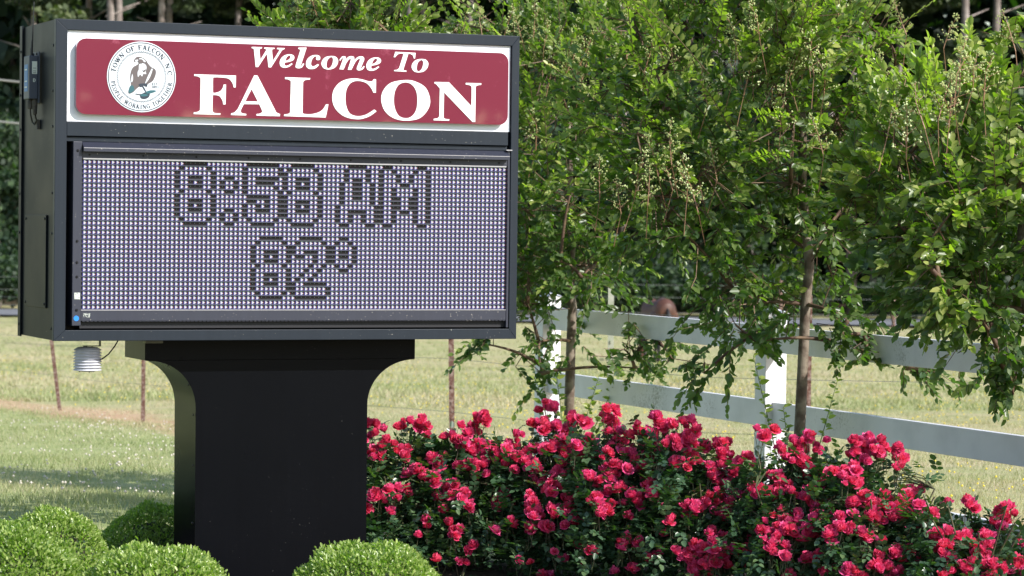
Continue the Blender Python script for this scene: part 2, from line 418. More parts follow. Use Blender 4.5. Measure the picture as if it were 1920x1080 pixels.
# outlines traced in metres on the sign face: (along, up, corner)
GLYPHS = {
 'F': [[(0.5943,1.1334,1),(0.7787,1.1336,1),(0.7777,1.0827,1),(0.7692,1.0824,1),(0.7634,1.1009,0),(0.7483,1.1177,0),(0.7241,1.1230,0),(0.6832,1.1229,0),(0.6770,1.1163,0),(0.6772,1.0573,1),(0.6894,1.0576,0),(0.7098,1.0654,0),(0.7208,1.0800,0),(0.7244,1.0937,1),(0.7348,1.0936,1),(0.7334,1.0087,1),(0.7233,1.0084,1),(0.7194,1.0262,0),(0.7063,1.0438,0),(0.6895,1.0476,0),(0.6769,1.0473,1),(0.6756,0.9893,0),(0.6791,0.9751,0),(0.6903,0.9707,0),(0.7118,0.9706,1),(0.7108,0.9644,1),(0.5930,0.9644,1),(0.5937,0.9719,1),(0.6088,0.9740,0),(0.6198,0.9807,0),(0.6215,0.9915,1),(0.6223,1.1093,0),(0.6185,1.1199,0),(0.6092,1.1250,0),(0.5944,1.1263,1)]],
 'A': [[(0.8602,1.1371,1),(0.8745,1.1365,1),(0.9500,1.0000,0),(0.9596,0.9822,0),(0.9775,0.9736,1),(0.9760,0.9645,1),(0.8714,0.9648,1),(0.8724,0.9721,1),(0.8863,0.9738,0),(0.8964,0.9806,0),(0.8955,0.9896,0),(0.8840,1.0137,1),(0.8147,1.0126,1),(0.8029,0.9890,0),(0.8019,0.9782,0),(0.8095,0.9730,0),(0.8263,0.9709,1),(0.8249,0.9644,1),(0.7580,0.9645,1),(0.7591,0.9717,1),(0.7739,0.9764,0),(0.7887,0.9922,1)], [(0.8485,1.0782,1),(0.8775,1.0251,1),(0.8213,1.0247,1)]],
 'L': [[(0.9985,1.1330,1),(1.1116,1.1327,1),(1.1109,1.1266,1),(1.0888,1.1230,0),(1.0806,1.1155,0),(1.0795,1.1046,1),(1.0789,0.9888,0),(1.0820,0.9798,0),(1.0904,0.9771,0),(1.1170,0.9771,0),(1.1475,0.9844,0),(1.1702,0.9984,0),(1.1853,1.0216,1),(1.1960,1.0215,1),(1.1840,0.9642,1),(0.9949,0.9657,1),(0.9964,0.9730,1),(1.0126,0.9755,0),(1.0220,0.9819,0),(1.0226,0.9946,1),(1.0245,1.1067,0),(1.0225,1.1174,0),(1.0130,1.1237,0),(0.9978,1.1250,1)]],
 'C': [[(1.4131,1.1363,1),(1.4130,1.0779,1),(1.4015,1.0775,1),(1.3931,1.0939,0),(1.3786,1.1109,0),(1.3600,1.1220,0),(1.3293,1.1269,0),(1.2988,1.1183,0),(1.2787,1.0907,0),(1.2731,1.0482,0),(1.2796,1.0098,0),(1.2962,0.9832,0),(1.3290,0.9736,0),(1.3616,0.9790,0),(1.3861,0.9912,0),(1.4064,1.0045,1),(1.4168,0.9970,1),(1.3903,0.9778,0),(1.3618,0.9655,0),(1.3332,0.9602,0),(1.2924,0.9638,0),(1.2555,0.9783,0),(1.2247,1.0084,0),(1.2130,1.0465,0),(1.2198,1.0852,0),(1.2459,1.1167,0),(1.2823,1.1332,0),(1.3190,1.1374,0),(1.3517,1.1333,0),(1.3763,1.1275,0),(1.3907,1.1267,0),(1.3968,1.1289,0),(1.4029,1.1368,1)]],
 'O': [[(1.5512,1.1373,0),(1.5990,1.1309,0),(1.6450,1.1049,0),(1.6656,1.0548,0),(1.6565,1.0117,0),(1.6175,0.9717,0),(1.5533,0.9593,0),(1.4974,0.9688,0),(1.4558,0.9988,0),(1.4380,1.0448,0),(1.4466,1.0877,0),(1.4832,1.1236,0)], [(1.5501,1.1267,0),(1.5784,1.1186,0),(1.5994,1.0920,0),(1.6062,1.0493,0),(1.6004,1.0064,0),(1.5800,0.9786,0),(1.5519,0.9701,0),(1.5220,0.9791,0),(1.5031,1.0078,0),(1.4965,1.0483,0),(1.5022,1.0893,0),(1.5204,1.1169,0)]],
 'N': [[(1.6855,1.1326,1),(1.7532,1.1334,1),(1.8608,1.0306,1),(1.8607,1.1111,0),(1.8585,1.1188,0),(1.8500,1.1233,0),(1.8323,1.1259,1),(1.8330,1.1330,1),(1.9069,1.1332,1),(1.9061,1.1261,1),(1.8901,1.1237,0),(1.8804,1.1175,0),(1.8798,1.1037,1),(1.8794,0.9612,1),(1.8668,0.9613,1),(1.7308,1.0886,1),(1.7299,0.9862,0),(1.7330,0.9745,0),(1.7405,0.9716,0),(1.7573,0.9704,1),(1.7561,0.9642,1),(1.6829,0.9643,1),(1.6841,0.9710,1),(1.7008,0.9738,0),(1.7082,0.9798,0),(1.7098,0.9896,1),(1.7109,1.1049,1),(1.7033,1.1124,0),(1.6948,1.1220,0),(1.6848,1.1264,1)]],
 'W': [[(0.8478,1.2586,1),(0.8935,1.2587,1),(0.8921,1.2532,1),(0.8842,1.2501,0),(0.8820,1.2446,1),(0.8866,1.2041,1),(0.9128,1.2467,1),(0.9098,1.2509,0),(0.9030,1.2525,1),(0.9041,1.2579,1),(0.9504,1.2577,1),(0.9493,1.2530,1),(0.9406,1.2512,0),(0.9380,1.2465,1),(0.9430,1.2016,1),(0.9694,1.2439,0),(0.9720,1.2487,0),(0.9682,1.2518,0),(0.9606,1.2526,1),(0.9617,1.2581,1),(0.9957,1.2581,1),(0.9946,1.2538,1),(0.9870,1.2506,0),(0.9814,1.2461,1),(0.9350,1.1733,1),(0.9237,1.1729,1),(0.9156,1.2313,1),(0.8768,1.1729,1),(0.8662,1.1726,1),(0.8573,1.2456,0),(0.8546,1.2509,0),(0.8467,1.2531,1)]],
 'e': [[(1.0319,1.1907,1),(1.0143,1.1779,0),(0.9935,1.1736,0),(0.9783,1.1793,0),(0.9733,1.1954,0),(0.9799,1.2136,0),(0.9949,1.2267,0),(1.0137,1.2320,0),(1.0308,1.2304,0),(1.0392,1.2209,0),(1.0348,1.2081,0),(1.0159,1.1996,0),(0.9963,1.1961,1),(0.9953,1.1870,0),(1.0010,1.1825,0),(1.0123,1.1850,0),(1.0274,1.1942,1)], [(0.9978,1.2019,1),(1.0139,1.2093,0),(1.0214,1.2185,0),(1.0202,1.2257,0),(1.0138,1.2266,0),(1.0044,1.2180,0)]],
 'l': [[(1.0570,1.2620,1),(1.0942,1.2636,1),(1.0710,1.1930,0),(1.0673,1.1846,0),(1.0711,1.1833,0),(1.0786,1.1951,1),(1.0843,1.1934,1),(1.0749,1.1787,0),(1.0598,1.1728,0),(1.0484,1.1760,0),(1.0456,1.1850,0),(1.0629,1.2416,0),(1.0655,1.2496,0),(1.0627,1.2553,0),(1.0563,1.2565,1)]],
 'c': [[(1.1563,1.2229,0),(1.1545,1.2138,0),(1.1450,1.2109,0),(1.1373,1.2158,0),(1.1392,1.2242,0),(1.1315,1.2265,0),(1.1202,1.2145,0),(1.1147,1.1962,0),(1.1186,1.1855,0),(1.1301,1.1851,0),(1.1452,1.1943,1),(1.1510,1.1901,1),(1.1340,1.1751,0),(1.1111,1.1715,0),(1.0958,1.1793,0),(1.0919,1.1955,0),(1.0993,1.2156,0),(1.1181,1.2296,0),(1.1410,1.2333,0),(1.1525,1.2293,0)]],
 'o': [[(1.2060,1.2310,0),(1.2271,1.2281,0),(1.2380,1.2128,0),(1.2332,1.1927,0),(1.2180,1.1777,0),(1.1951,1.1722,0),(1.1740,1.1763,0),(1.1624,1.1923,0),(1.1660,1.2105,0),(1.1812,1.2255,0)], [(1.2052,1.2263,0),(1.2137,1.2211,0),(1.2146,1.2084,0),(1.2083,1.1883,0),(1.1951,1.1770,0),(1.1866,1.1821,0),(1.1853,1.1948,0),(1.1908,1.2149,0)]],
 'm': [[(1.2440,1.2149,1),(1.2568,1.2307,0),(1.2711,1.2304,0),(1.2724,1.2223,0),(1.2684,1.2137,1),(1.2853,1.2297,0),(1.2975,1.2331,0),(1.3098,1.2305,0),(1.3119,1.2209,0),(1.3092,1.2131,1),(1.3261,1.2291,0),(1.3424,1.2342,0),(1.3547,1.2307,0),(1.3577,1.2204,0),(1.3529,1.2087,0),(1.3430,1.1833,0),(1.3471,1.1822,0),(1.3551,1.1925,1),(1.3601,1.1904,1),(1.3512,1.1777,0),(1.3349,1.1722,0),(1.3239,1.1769,0),(1.3258,1.1885,0),(1.3385,1.2198,0),(1.3344,1.2235,0),(1.3222,1.2154,0),(1.3122,1.1997,0),(1.2990,1.1738,1),(1.2827,1.1737,1),(1.2957,1.2146,0),(1.2948,1.2215,0),(1.2875,1.2182,0),(1.2755,1.2024,0),(1.2636,1.1743,1),(1.2444,1.1748,1),(1.2590,1.2153,0),(1.2590,1.2230,0),(1.2549,1.2229,0),(1.2481,1.2111,1)]],
 'e2': [[(1.4275,1.1897,1),(1.4094,1.1767,0),(1.3882,1.1724,0),(1.3726,1.1781,0),(1.3674,1.1944,0),(1.3742,1.2129,0),(1.3895,1.2261,0),(1.4088,1.2315,0),(1.4263,1.2299,0),(1.4349,1.2203,0),(1.4304,1.2073,0),(1.4111,1.1987,0),(1.3910,1.1951,1),(1.3900,1.1860,0),(1.3958,1.1814,0),(1.4074,1.1839,0),(1.4228,1.1932,1)], [(1.3925,1.2010,1),(1.4091,1.2085,0),(1.4167,1.2179,0),(1.4155,1.2251,0),(1.4089,1.2260,0),(1.3993,1.2173,0)]],
 'T': [[(1.5011,1.2588,1),(1.5954,1.2572,1),(1.5928,1.2326,1),(1.5874,1.2324,1),(1.5831,1.2451,0),(1.5706,1.2517,0),(1.5611,1.2514,1),(1.5403,1.1855,0),(1.5425,1.1797,0),(1.5541,1.1781,1),(1.5529,1.1734,1),(1.4958,1.1744,1),(1.4970,1.1791,1),(1.5114,1.1815,0),(1.5196,1.1887,1),(1.5376,1.2456,0),(1.5354,1.2514,0),(1.5251,1.2522,0),(1.5107,1.2467,0),(1.5005,1.2347,1),(1.4935,1.2352,1)]],
 'o2': [[(1.6224,1.2315,0),(1.6441,1.2285,0),(1.6553,1.2131,0),(1.6504,1.1927,0),(1.6348,1.1775,0),(1.6113,1.1720,0),(1.5897,1.1761,0),(1.5778,1.1923,0),(1.5815,1.2107,0),(1.5970,1.2259,0)], [(1.6217,1.2267,0),(1.6304,1.2215,0),(1.6313,1.2086,0),(1.6249,1.1882,0),(1.6113,1.1767,0),(1.6026,1.1820,0),(1.6013,1.1948,0),(1.6069,1.2152,0)]],
}
SEAL = {
 'brown': [[(0.3447,1.1998,0),(0.3629,1.1986,0),(0.3812,1.1885,0),(0.3922,1.1730,0),(0.4070,1.1575,0),(0.4216,1.1509,0),(0.4272,1.1369,0),(0.4219,1.1154,0),(0.4112,1.0974,0),(0.3930,1.0862,0),(0.3859,1.0736,0),(0.3713,1.0785,0),(0.3568,1.0746,0),(0.3423,1.0636,0),(0.3280,1.0490,0),(0.3099,1.0432,0),(0.3080,1.0555,0),(0.3151,1.0699,0),(0.3186,1.0841,0),(0.3147,1.1122,0),(0.3181,1.1371,0),(0.3270,1.1550,0),(0.3450,1.1662,0),(0.3504,1.1734,0),(0.3449,1.1803,0),(0.3323,1.1764,1),(0.3297,1.1816,1),(0.3339,1.1906,0)]],
 'white': [[(0.3541,1.1682,0),(0.3704,1.1726,0),(0.3821,1.1656,0),(0.3851,1.1533,0),(0.3816,1.1390,0),(0.3839,1.1285,0),(0.3708,1.1281,0),(0.3666,1.1173,0),(0.3581,1.1259,0),(0.3491,1.1150,0),(0.3471,1.1344,0),(0.3518,1.1452,0)], [(0.3557,1.1941,0),(0.3702,1.1917,0),(0.3813,1.1815,0),(0.3758,1.1785,0),(0.3659,1.1863,0),(0.3539,1.1894,0)], [(0.4070,1.1504,0),(0.4114,1.1470,0),(0.4001,1.1148,0),(0.3857,1.0931,0),(0.3803,1.0894,0),(0.3909,1.1180,0),(0.4017,1.1396,0)], [(0.3525,1.0656,0),(0.3713,1.0715,0),(0.3831,1.0548,0),(0.3607,1.0435,0)], [(0.3219,1.1195,0),(0.3244,1.1267,0),(0.3274,1.1055,0),(0.3221,1.0913,0),(0.3195,1.1018,0)], [(0.3369,1.1854,0),(0.3485,1.1875,0),(0.3467,1.1821,0),(0.3377,1.1801,0)]],
 'marks': [[(0.3652,1.1491,0),(0.3707,1.1422,0),(0.3815,1.1496,0),(0.3798,1.1390,0),(0.3708,1.1351,0)], [(0.4180,1.1437,0),(0.4218,1.1331,0),(0.4147,1.1081,0),(0.4093,1.1009,0),(0.4145,1.1294,0)], [(0.3503,1.1876,0),(0.3648,1.1898,0),(0.3703,1.1811,0),(0.3632,1.1703,0),(0.3541,1.1735,0),(0.3504,1.1805,0)]],
 'teal': [[(0.3150,1.0752,0),(0.3277,1.0773,0),(0.3333,1.0598,0),(0.3243,1.0507,0),(0.3135,1.0458,0),(0.3087,1.0538,0)], [(0.3824,1.0523,0),(0.4006,1.0599,0),(0.4224,1.0605,0),(0.4269,1.0560,0),(0.4080,1.0484,0),(0.3898,1.0454,0)], [(0.3607,1.0411,0),(0.3825,1.0441,0),(0.3935,1.0384,0),(0.3790,1.0334,0),(0.3626,1.0340,0)]],
 'dark': [[(0.3353,1.0428,1),(0.3425,1.0448,0),(0.3607,1.0428,0),(0.3861,1.0535,0),(0.4007,1.0475,0),(0.3954,1.0296,0),(0.3754,1.0220,0),(0.3608,1.0269,0),(0.3578,1.0375,0),(0.3425,1.0406,0)], [(0.3530,1.0851,0),(0.3857,1.0878,0),(0.3877,1.0737,0),(0.3749,1.0786,0),(0.3604,1.0711,0)], [(0.3659,1.0748,0),(0.3731,1.0750,0),(0.3842,1.0559,0),(0.3788,1.0533,0)]],
}
ROSES = "695,794,4,15 721,809,1,0 693,820,3,11 725,831,3,13 702,850,6,17 754,798,2,11 780,802,7,19 799,818,1,0 754,850,4,17 762,842,1,0 799,885,5,19 825,865,4,17 838,822,2,9 862,817,5,19 888,813,3,13 901,789,4,13 869,868,5,20 895,865,4,15 912,846,3,13 884,839,4,19 906,881,3,15 932,854,5,19 958,846,5,19 954,865,5,17 984,857,3,13 973,872,4,17 995,876,3,15 1010,898,6,19 1036,894,3,13 969,820,2,10 1023,767,4,15 1010,802,4,15 1036,805,3,13 1006,842,2,11 1025,839,2,9 1043,842,3,13 1054,817,3,13 1065,807,3,13 1069,787,2,11 1090,789,2,10 1080,835,2,11 1058,850,3,13 1088,848,3,13 1102,824,2,9 1143,780,4,17 1140,802,5,17 1151,791,2,11 1158,842,3,15 1165,820,3,13 1188,813,3,13 1210,805,4,15 1243,791,5,17 1228,817,3,15 1132,857,3,13 1114,861,2,9 1058,872,4,17 1069,887,3,13 1054,902,3,15 1036,917,3,13 1084,928,2,9 1110,898,3,13 1125,907,2,9 1147,898,4,15 1140,880,3,15 1165,880,2,11 1195,850,5,19 1217,846,5,17 1206,880,3,13 1243,861,4,15 1265,835,6,19 1269,868,3,13 1214,911,3,11 1225,928,2,9 1204,898,2,9 1165,918,3,11 1184,935,2,11 1202,942,2,9 1158,946,2,11 1140,954,3,13 1117,942,3,13 1125,965,2,9 1065,944,3,13 1069,959,2,9 1095,959,1,0 1040,961,4,13 1002,946,4,15 1002,965,5,15 999,994,4,13 1028,991,3,11 1073,980,5,17 988,931,2,9 1114,939,2,7 828,957,2,7 817,930,2,9 843,917,4,13 869,931,3,11 843,935,3,11 765,922,2,11 736,924,3,11 743,933,1,0 706,931,2,9 730,963,1,0 717,942,1,0 688,955,1,0 854,1000,2,9 801,987,1,0 799,976,1,0 877,946,2,7 880,955,1,0 947,944,2,9 925,998,1,0 1195,1026,1,0 1114,1033,1,0 1040,1035,1,0 784,1007,1,0 882,1020,1,0 817,902,2,9 769,887,2,7 891,892,1,0 1265,798,2,7 1291,798,3,13 1302,813,2,7 1294,824,3,13 1287,842,4,15 1298,865,3,11 1287,880,2,7 1324,839,2,9 1341,841,3,11 1357,831,2,9 1361,857,3,11 1328,880,2,7 1324,891,2,10 1346,902,3,11 1339,887,2,7 1354,872,4,13 1380,872,3,13 1402,859,1,0 1402,878,2,7 1420,878,1,0 1380,887,3,13 1361,909,2,7 1405,898,1,0 1417,922,3,11 1341,933,4,13 1417,807,1,0 1430,818,2,7 1452,807,2,7 1461,846,2,7 1487,854,6,19 1505,831,5,17 1535,841,2,9 1520,820,2,7 1550,828,1,0 1502,872,5,17 1517,883,2,7 1487,861,3,11 1457,902,4,15 1476,909,3,13 1454,928,4,13 1505,898,2,7 1487,928,2,7 1509,931,3,13 1520,922,2,7 1533,946,4,13 1555,950,1,0 1539,909,2,7 1550,883,3,11 1572,889,3,11 1598,881,2,9 1583,905,3,13 1605,905,2,7 1561,913,2,7 1613,828,3,13 1631,824,3,13 1624,842,5,17 1650,839,4,15 1680,842,3,11 1691,861,3,11 1687,880,2,9 1654,857,3,11 1598,854,2,7 1620,865,2,7 1705,924,3,11 1720,922,1,0 1620,928,2,7 1602,946,3,11 1628,939,3,11 1661,939,5,17 1676,957,4,13 1702,942,4,13 1724,946,2,7 1705,965,4,13 1728,968,3,11 1750,967,2,7 1598,968,1,0 1642,954,3,11 1635,976,2,7 1778,944,1,0 1813,942,3,11 1828,954,1,0 1874,957,3,11 1891,954,2,7 1902,967,1,0 1872,980,5,15 1850,1005,2,7 1909,1017,2,7 1776,998,2,7 1809,1005,2,7 1768,1031,3,11 1702,1031,2,7 1680,1039,2,7 1724,1057,2,7 1802,1061,2,7 1854,1065,3,11 1880,1070,1,0 1824,1057,2,7 1835,1035,2,7 1328,1002,1,0 1341,963,1,0 1368,972,3,11 1391,968,1,0 1409,980,2,7 1409,1009,2,7 1442,1005,4,15 1431,998,2,7 1480,994,5,15 1465,983,3,11 1450,968,1,0 1491,965,2,7 1531,972,6,17 1568,972,2,7 1554,991,2,7 1576,989,2,7 1561,1007,3,11 1520,1002,2,7 1535,1002,2,7 1509,998,2,7 1620,1005,3,9 1368,1009,2,7 1346,1024,4,13 1315,1030,2,7 1359,1030,2,7 1394,1028,2,7 1407,1039,2,7 1446,1039,1,0 1468,1042,2,7 1346,1050,4,13 1324,1063,3,11 1305,1070,2,7 1287,954,2,7 1302,954,2,7 1320,946,2,7 1654,1068,4,13 1568,1067,2,7 1539,1072,2,7"

# ------------------------------------------------------------------ ground, road, forest floor
def grid_mesh(name, xs, ys, fz, mat):
    v = [(x, y, fz(x, y)) for y in ys for x in xs]
    nx = len(xs)
    f = [(j*nx+i, j*nx+i+1, (j+1)*nx+i+1, (j+1)*nx+i) for j in range(len(ys)-1) for i in range(nx-1)]
    m = bpy.data.meshes.new(name); m.from_pydata(v, [], f); m.materials.append(mat); m.shade_smooth()
    return link(name, m)

def bumpy(x, y):
    k = 0.0 if y < 15 else 1.0
    return k*(0.022*math.sin(x*1.3+y*0.7) + 0.018*math.sin(x*0.61-y*1.1+1.7) + 0.012*math.sin(2.3*x+1.9*y))
xs = [-400, -200, -100, -60, -40] + [x*0.75 for x in range(-40, 41)] + [40, 60, 100, 200, 400]
ys = [-150, -60, -20, 0, 6, 10, 12] + [13+0.75*i for i in range(120)] + [106, 112, 130, 200, 400, 900]
ground = grid_mesh('ground', xs, ys, lambda x, y: gz(x, y) + (bumpy(x, y) if abs(x) < 35 and y < 103 else 0), MT['ground'])
tag(ground, kind='structure')
rs = [-400, -150, -60, -30, -10, 10, 30, 60, 150, 400]
road = grid_mesh('road', rs, [97.0, 100.0, 103.0], lambda x, y: gz(0, 100)+0.10, MT['asphalt'])
tag(road, kind='structure')
road2 = grid_mesh('added_near_road', rs, [-14.0, -9.0, -4.0, 4.5], lambda x, y: 0.012+gz(0, 0), MT['asphalt'])  # unseen asphalt, added so the column mirrors dark ground
tag(road2, kind='structure')
bed = grid_mesh('mulch_bed', [-3.6+0.2*i for i in range(38)], [9.0+0.25*i for i in range(20)],
                lambda x, y: 0.02+0.012*math.sin(9*x+3*y)+0.01*math.sin(7*y-5*x) + gz(x, y), MT['mulch'])
tag(bed, kind='structure')

# ------------------------------------------------------------------ the town sign
TH = 0.3869
SO = Vector((-1.9183, 12.0542, 0.0))
HB = 1.125
S_AX = Vector((math.cos(TH), math.sin(TH), 0)); N_AX = Vector((math.sin(TH), -math.cos(TH), 0))
def SL(s, h, d): return (s, -d, h+HB)                       # sign-local point
def sworld(s, h, d): return SO + S_AX*s + N_AX*d + Vector((0, 0, h+HB))
sign = empty('town_sign', SO, TH)
tag(sign, 'black metal town sign on a flared column with red welcome panel and dot matrix display', 'sign')

def sbox(mb, s0, s1, h0, h1, d0, d1):
    return mb.box(s0, s1, -d1, -d0, h0+HB, h1+HB)
def splate(name, loop, d0, d1, mat, parent, bevel=0):
    mb = MB(); mb.hexa([SL(s, h, d0) for s, h in loop], [SL(s, h, d1) for s, h in loop])
    return mb.build(name, mat, parent, bevel=bevel)

W, H, D = 2.095, 1.349, 0.650
body = MB()
sbox(body, 0.002, 0.02, 0.002, H-0.002, -D, -0.03); sbox(body, W-0.02, W-0.002, 0.002, H-0.002, -D, -0.03)
sbox(body, 0.02, W-0.02, H-0.02, H-0.002, -D, -0.03); sbox(body, 0.02, W-0.02, 0.002, 0.02, -D, -0.03)
sbox(body, 0.02, W-0.02, 0.02, H-0.02, -D, -D+0.02)
body.build('cabinet', MT['frame_dark'], sign)
for k, loop in enumerate([[(0, 0), (0.05, 0.045), (0.05, 1.304), (0, H)], [(W, 0), (W, H), (W-0.036, 1.304), (W-0.036, 0.045)],
             [(0, H), (0.05, 1.304), (W-0.036, 1.304), (W, H)], [(0, 0), (W, 0), (W-0.036, 0.045), (0.05, 0.045)]]):
    splate('frame_bar', loop, -0.03, -0.0004*k, MT['frame'], sign, bevel=0.0018)
mb = MB(); sbox(mb, 0.051, 2.045, 0.861, 0.920, -0.03, -0.002); mb.build('frame_bar', MT['frame'], sign, bevel=0.0015)
mb = MB(); sbox(mb, 0.051, 2.045, 0.839, 0.857, -0.045, -0.014); mb.build('frame_bar', MT['frame'], sign)
# back flange and seam on the left side
mb = MB(); mb.box(-0.008, 0.0, 0.605, 0.652, HB-0.004, HB+H+0.004); mb.build('side_flange', MT['frame_dark'], sign, bevel=0.001)
mb = MB(); mb.box(-0.006, 0.0005, 0.13, 0.53, HB+0.134, HB+0.528); acc = mb.build('access_panel', MT['frame_dark'], sign, bevel=0.001)
def screw_mesh():
    mb = MB(); mb.lathe([(0.0058, 0), (0.0058, 0.002), (0.0036, 0.0042)], n=8)
    return mb.mesh('screw', MT['screw'])
SCREW = screw_mesh()
def screw(pos, axis, parent, k=1.0):
    q = Vector(axis).to_track_quat('Z', 'Y')
    return link('screw', SCREW, parent, Matrix.Translation(pos) @ q.to_matrix().to_4x4() @ Matrix.Scale(k, 4))
for y in (0.15, 0.51):
    for z in (0.15, 0.512): screw((-0.006, y, HB+z), (-1, 0, 0), acc)
for z in (0.05, 0.45, 0.62, 0.9, 1.05, 1.24):
    screw((-0.008, 0.628, HB+z), (-1, 0, 0), sign); screw((0.002, 0.05, HB+z), (-1, 0, 0), sign)

# flat shapes traced as outlines, with holes
def smooth_loop(pts, closed=True, n=4):
    P = [(p[0], p[1]) for p in pts]; C = [len(p) > 2 and p[2] == 1 for p in pts]
    N = len(P); out = []
    for i in range(N):
        p1, p2 = P[i], P[(i+1) % N]
        c1, c2 = C[i], C[(i+1) % N]
        if c1 and c2: out.append(p1); continue
        p0 = P[i-1] if not c1 else (2*p1[0]-p2[0], 2*p1[1]-p2[1])
        p3 = P[(i+2) % N] if not c2 else (2*p2[0]-p1[0], 2*p2[1]-p1[1])
        for k in range(n):
            t = k/n; t2 = t*t; t3 = t2*t
            out.append(tuple(0.5*((2*p1[j]) + (-p0[j]+p2[j])*t + (2*p0[j]-5*p1[j]+4*p2[j]-p3[j])*t2 + (-p0[j]+3*p1[j]-3*p2[j]+p3[j])*t3) for j in (0, 1)))
    return out

def outline(name, loops, d0, d1, mat, parent):
    cu = bpy.data.curves.new(name, 'CURVE'); cu.dimensions = '2D'; cu.fill_mode = 'BOTH'; cu.extrude = abs(d1-d0)/2
    for lp in loops:
        sp_ = cu.splines.new('POLY'); sp_.points.add(len(lp)-1)
        for k, p in enumerate(lp): sp_.points[k].co = (p[0], p[1], 0, 1)
        sp_.use_cyclic_u = True
    tmp = bpy.data.objects.new('tmp', cu)
    me = bpy.data.meshes.new_from_object(tmp)
    bpy.data.objects.remove(tmp); bpy.data.curves.remove(cu)
    dm = (d0+d1)/2
    me.transform(Matrix(((1, 0, 0, 0), (0, 0, -1, -dm), (0, 1, 0, HB), (0, 0, 0, 1))))
    me.materials.clear(); me.materials.append(mat); me.name = name
    return link(name, me, parent)

face = splate('white_face_panel', [(0.052, 0.922), (2.056, 0.922), (2.056, 1.303), (0.052, 1.303)], -0.03, -0.014, MT['white_face'], sign)
def round_rect(s0, s1, h0, h1, r, n=8):
    out = []
    for cx, cy, a0 in ((s1-r, h1-r, 0), (s0+r, h1-r, 90), (s0+r, h0+r, 180), (s1-r, h0+r, 270)):
        for k in range(n+1):
            a = math.radians(a0+90*k/n); out.append((cx+r*math.cos(a), cy+r*math.sin(a)))
    return out
redp = outline('red_panel', [round_rect(0.0845, 2.036, 0.952, 1.270, 0.042)], -0.0135, 0.015, MT['red'], sign)
md = redp.modifiers.new('bevel', 'BEVEL'); md.width = 0.004; md.segments = 3; md.limit_method = 'ANGLE'; md.angle_limit = math.radians(60)

for k, loops in GLYPHS.items():
    o = outline('letter', [smooth_loop(l) for l in loops], 0.015, 0.0172, MT['white_letter'], sign)
    o['label'] = 'white letter ' + k[0]

# town seal
SC = (0.3645, 1.1155)
def circle(r, n=64): return [(SC[0]+r*math.cos(2*math.pi*k/n), SC[1]+r*math.sin(2*math.pi*k/n)) for k in range(n)]
seal = outline('seal_disc', [circle(0.149)], 0.015, 0.0172, MT['seal_white'], sign)
outline('seal_ring', [circle(0.1450), circle(0.1414)], 0.0172, 0.0178, MT['seal_ink'], seal)
rope = MB()
for k in range(84):
    a = 2*math.pi*k/84
    for off in (0,):
        r0, r1 = 0.1005, 0.1085
        a2 = a+0.085
        p = [(SC[0]+r0*math.cos(a), SC[1]+r0*math.sin(a)), (SC[0]+r0*math.cos(a+0.036), SC[1]+r0*math.sin(a+0.036)),
             (SC[0]+r1*math.cos(a2+0.036), SC[1]+r1*math.sin(a2+0.036)), (SC[0]+r1*math.cos(a2), SC[1]+r1*math.sin(a2))]
        rope.hexa([SL(*q, 0.0172) for q in p], [SL(*q, 0.0178+0.00002*(k % 5)) for q in p])
rope.build('rope_border', MT['seal_ink'], seal)
for nm, key, dd, mk in (('falcon_body', 'brown', 0.0180, 'seal_brown'), ('falcon_breast', 'white', 0.0184, 'seal_white'), ('falcon_perch', 'dark', 0.0187, 'seal_ink'),
                    ('falcon_markings', 'marks', 0.0190, 'seal_brown'), ('falcon_tail', 'teal', 0.0194, 'seal_teal')):
    for l in SEAL[key]: outline(nm, [smooth_loop(l)], 0.0172, dd, MT[mk], seal); dd += 0.00003

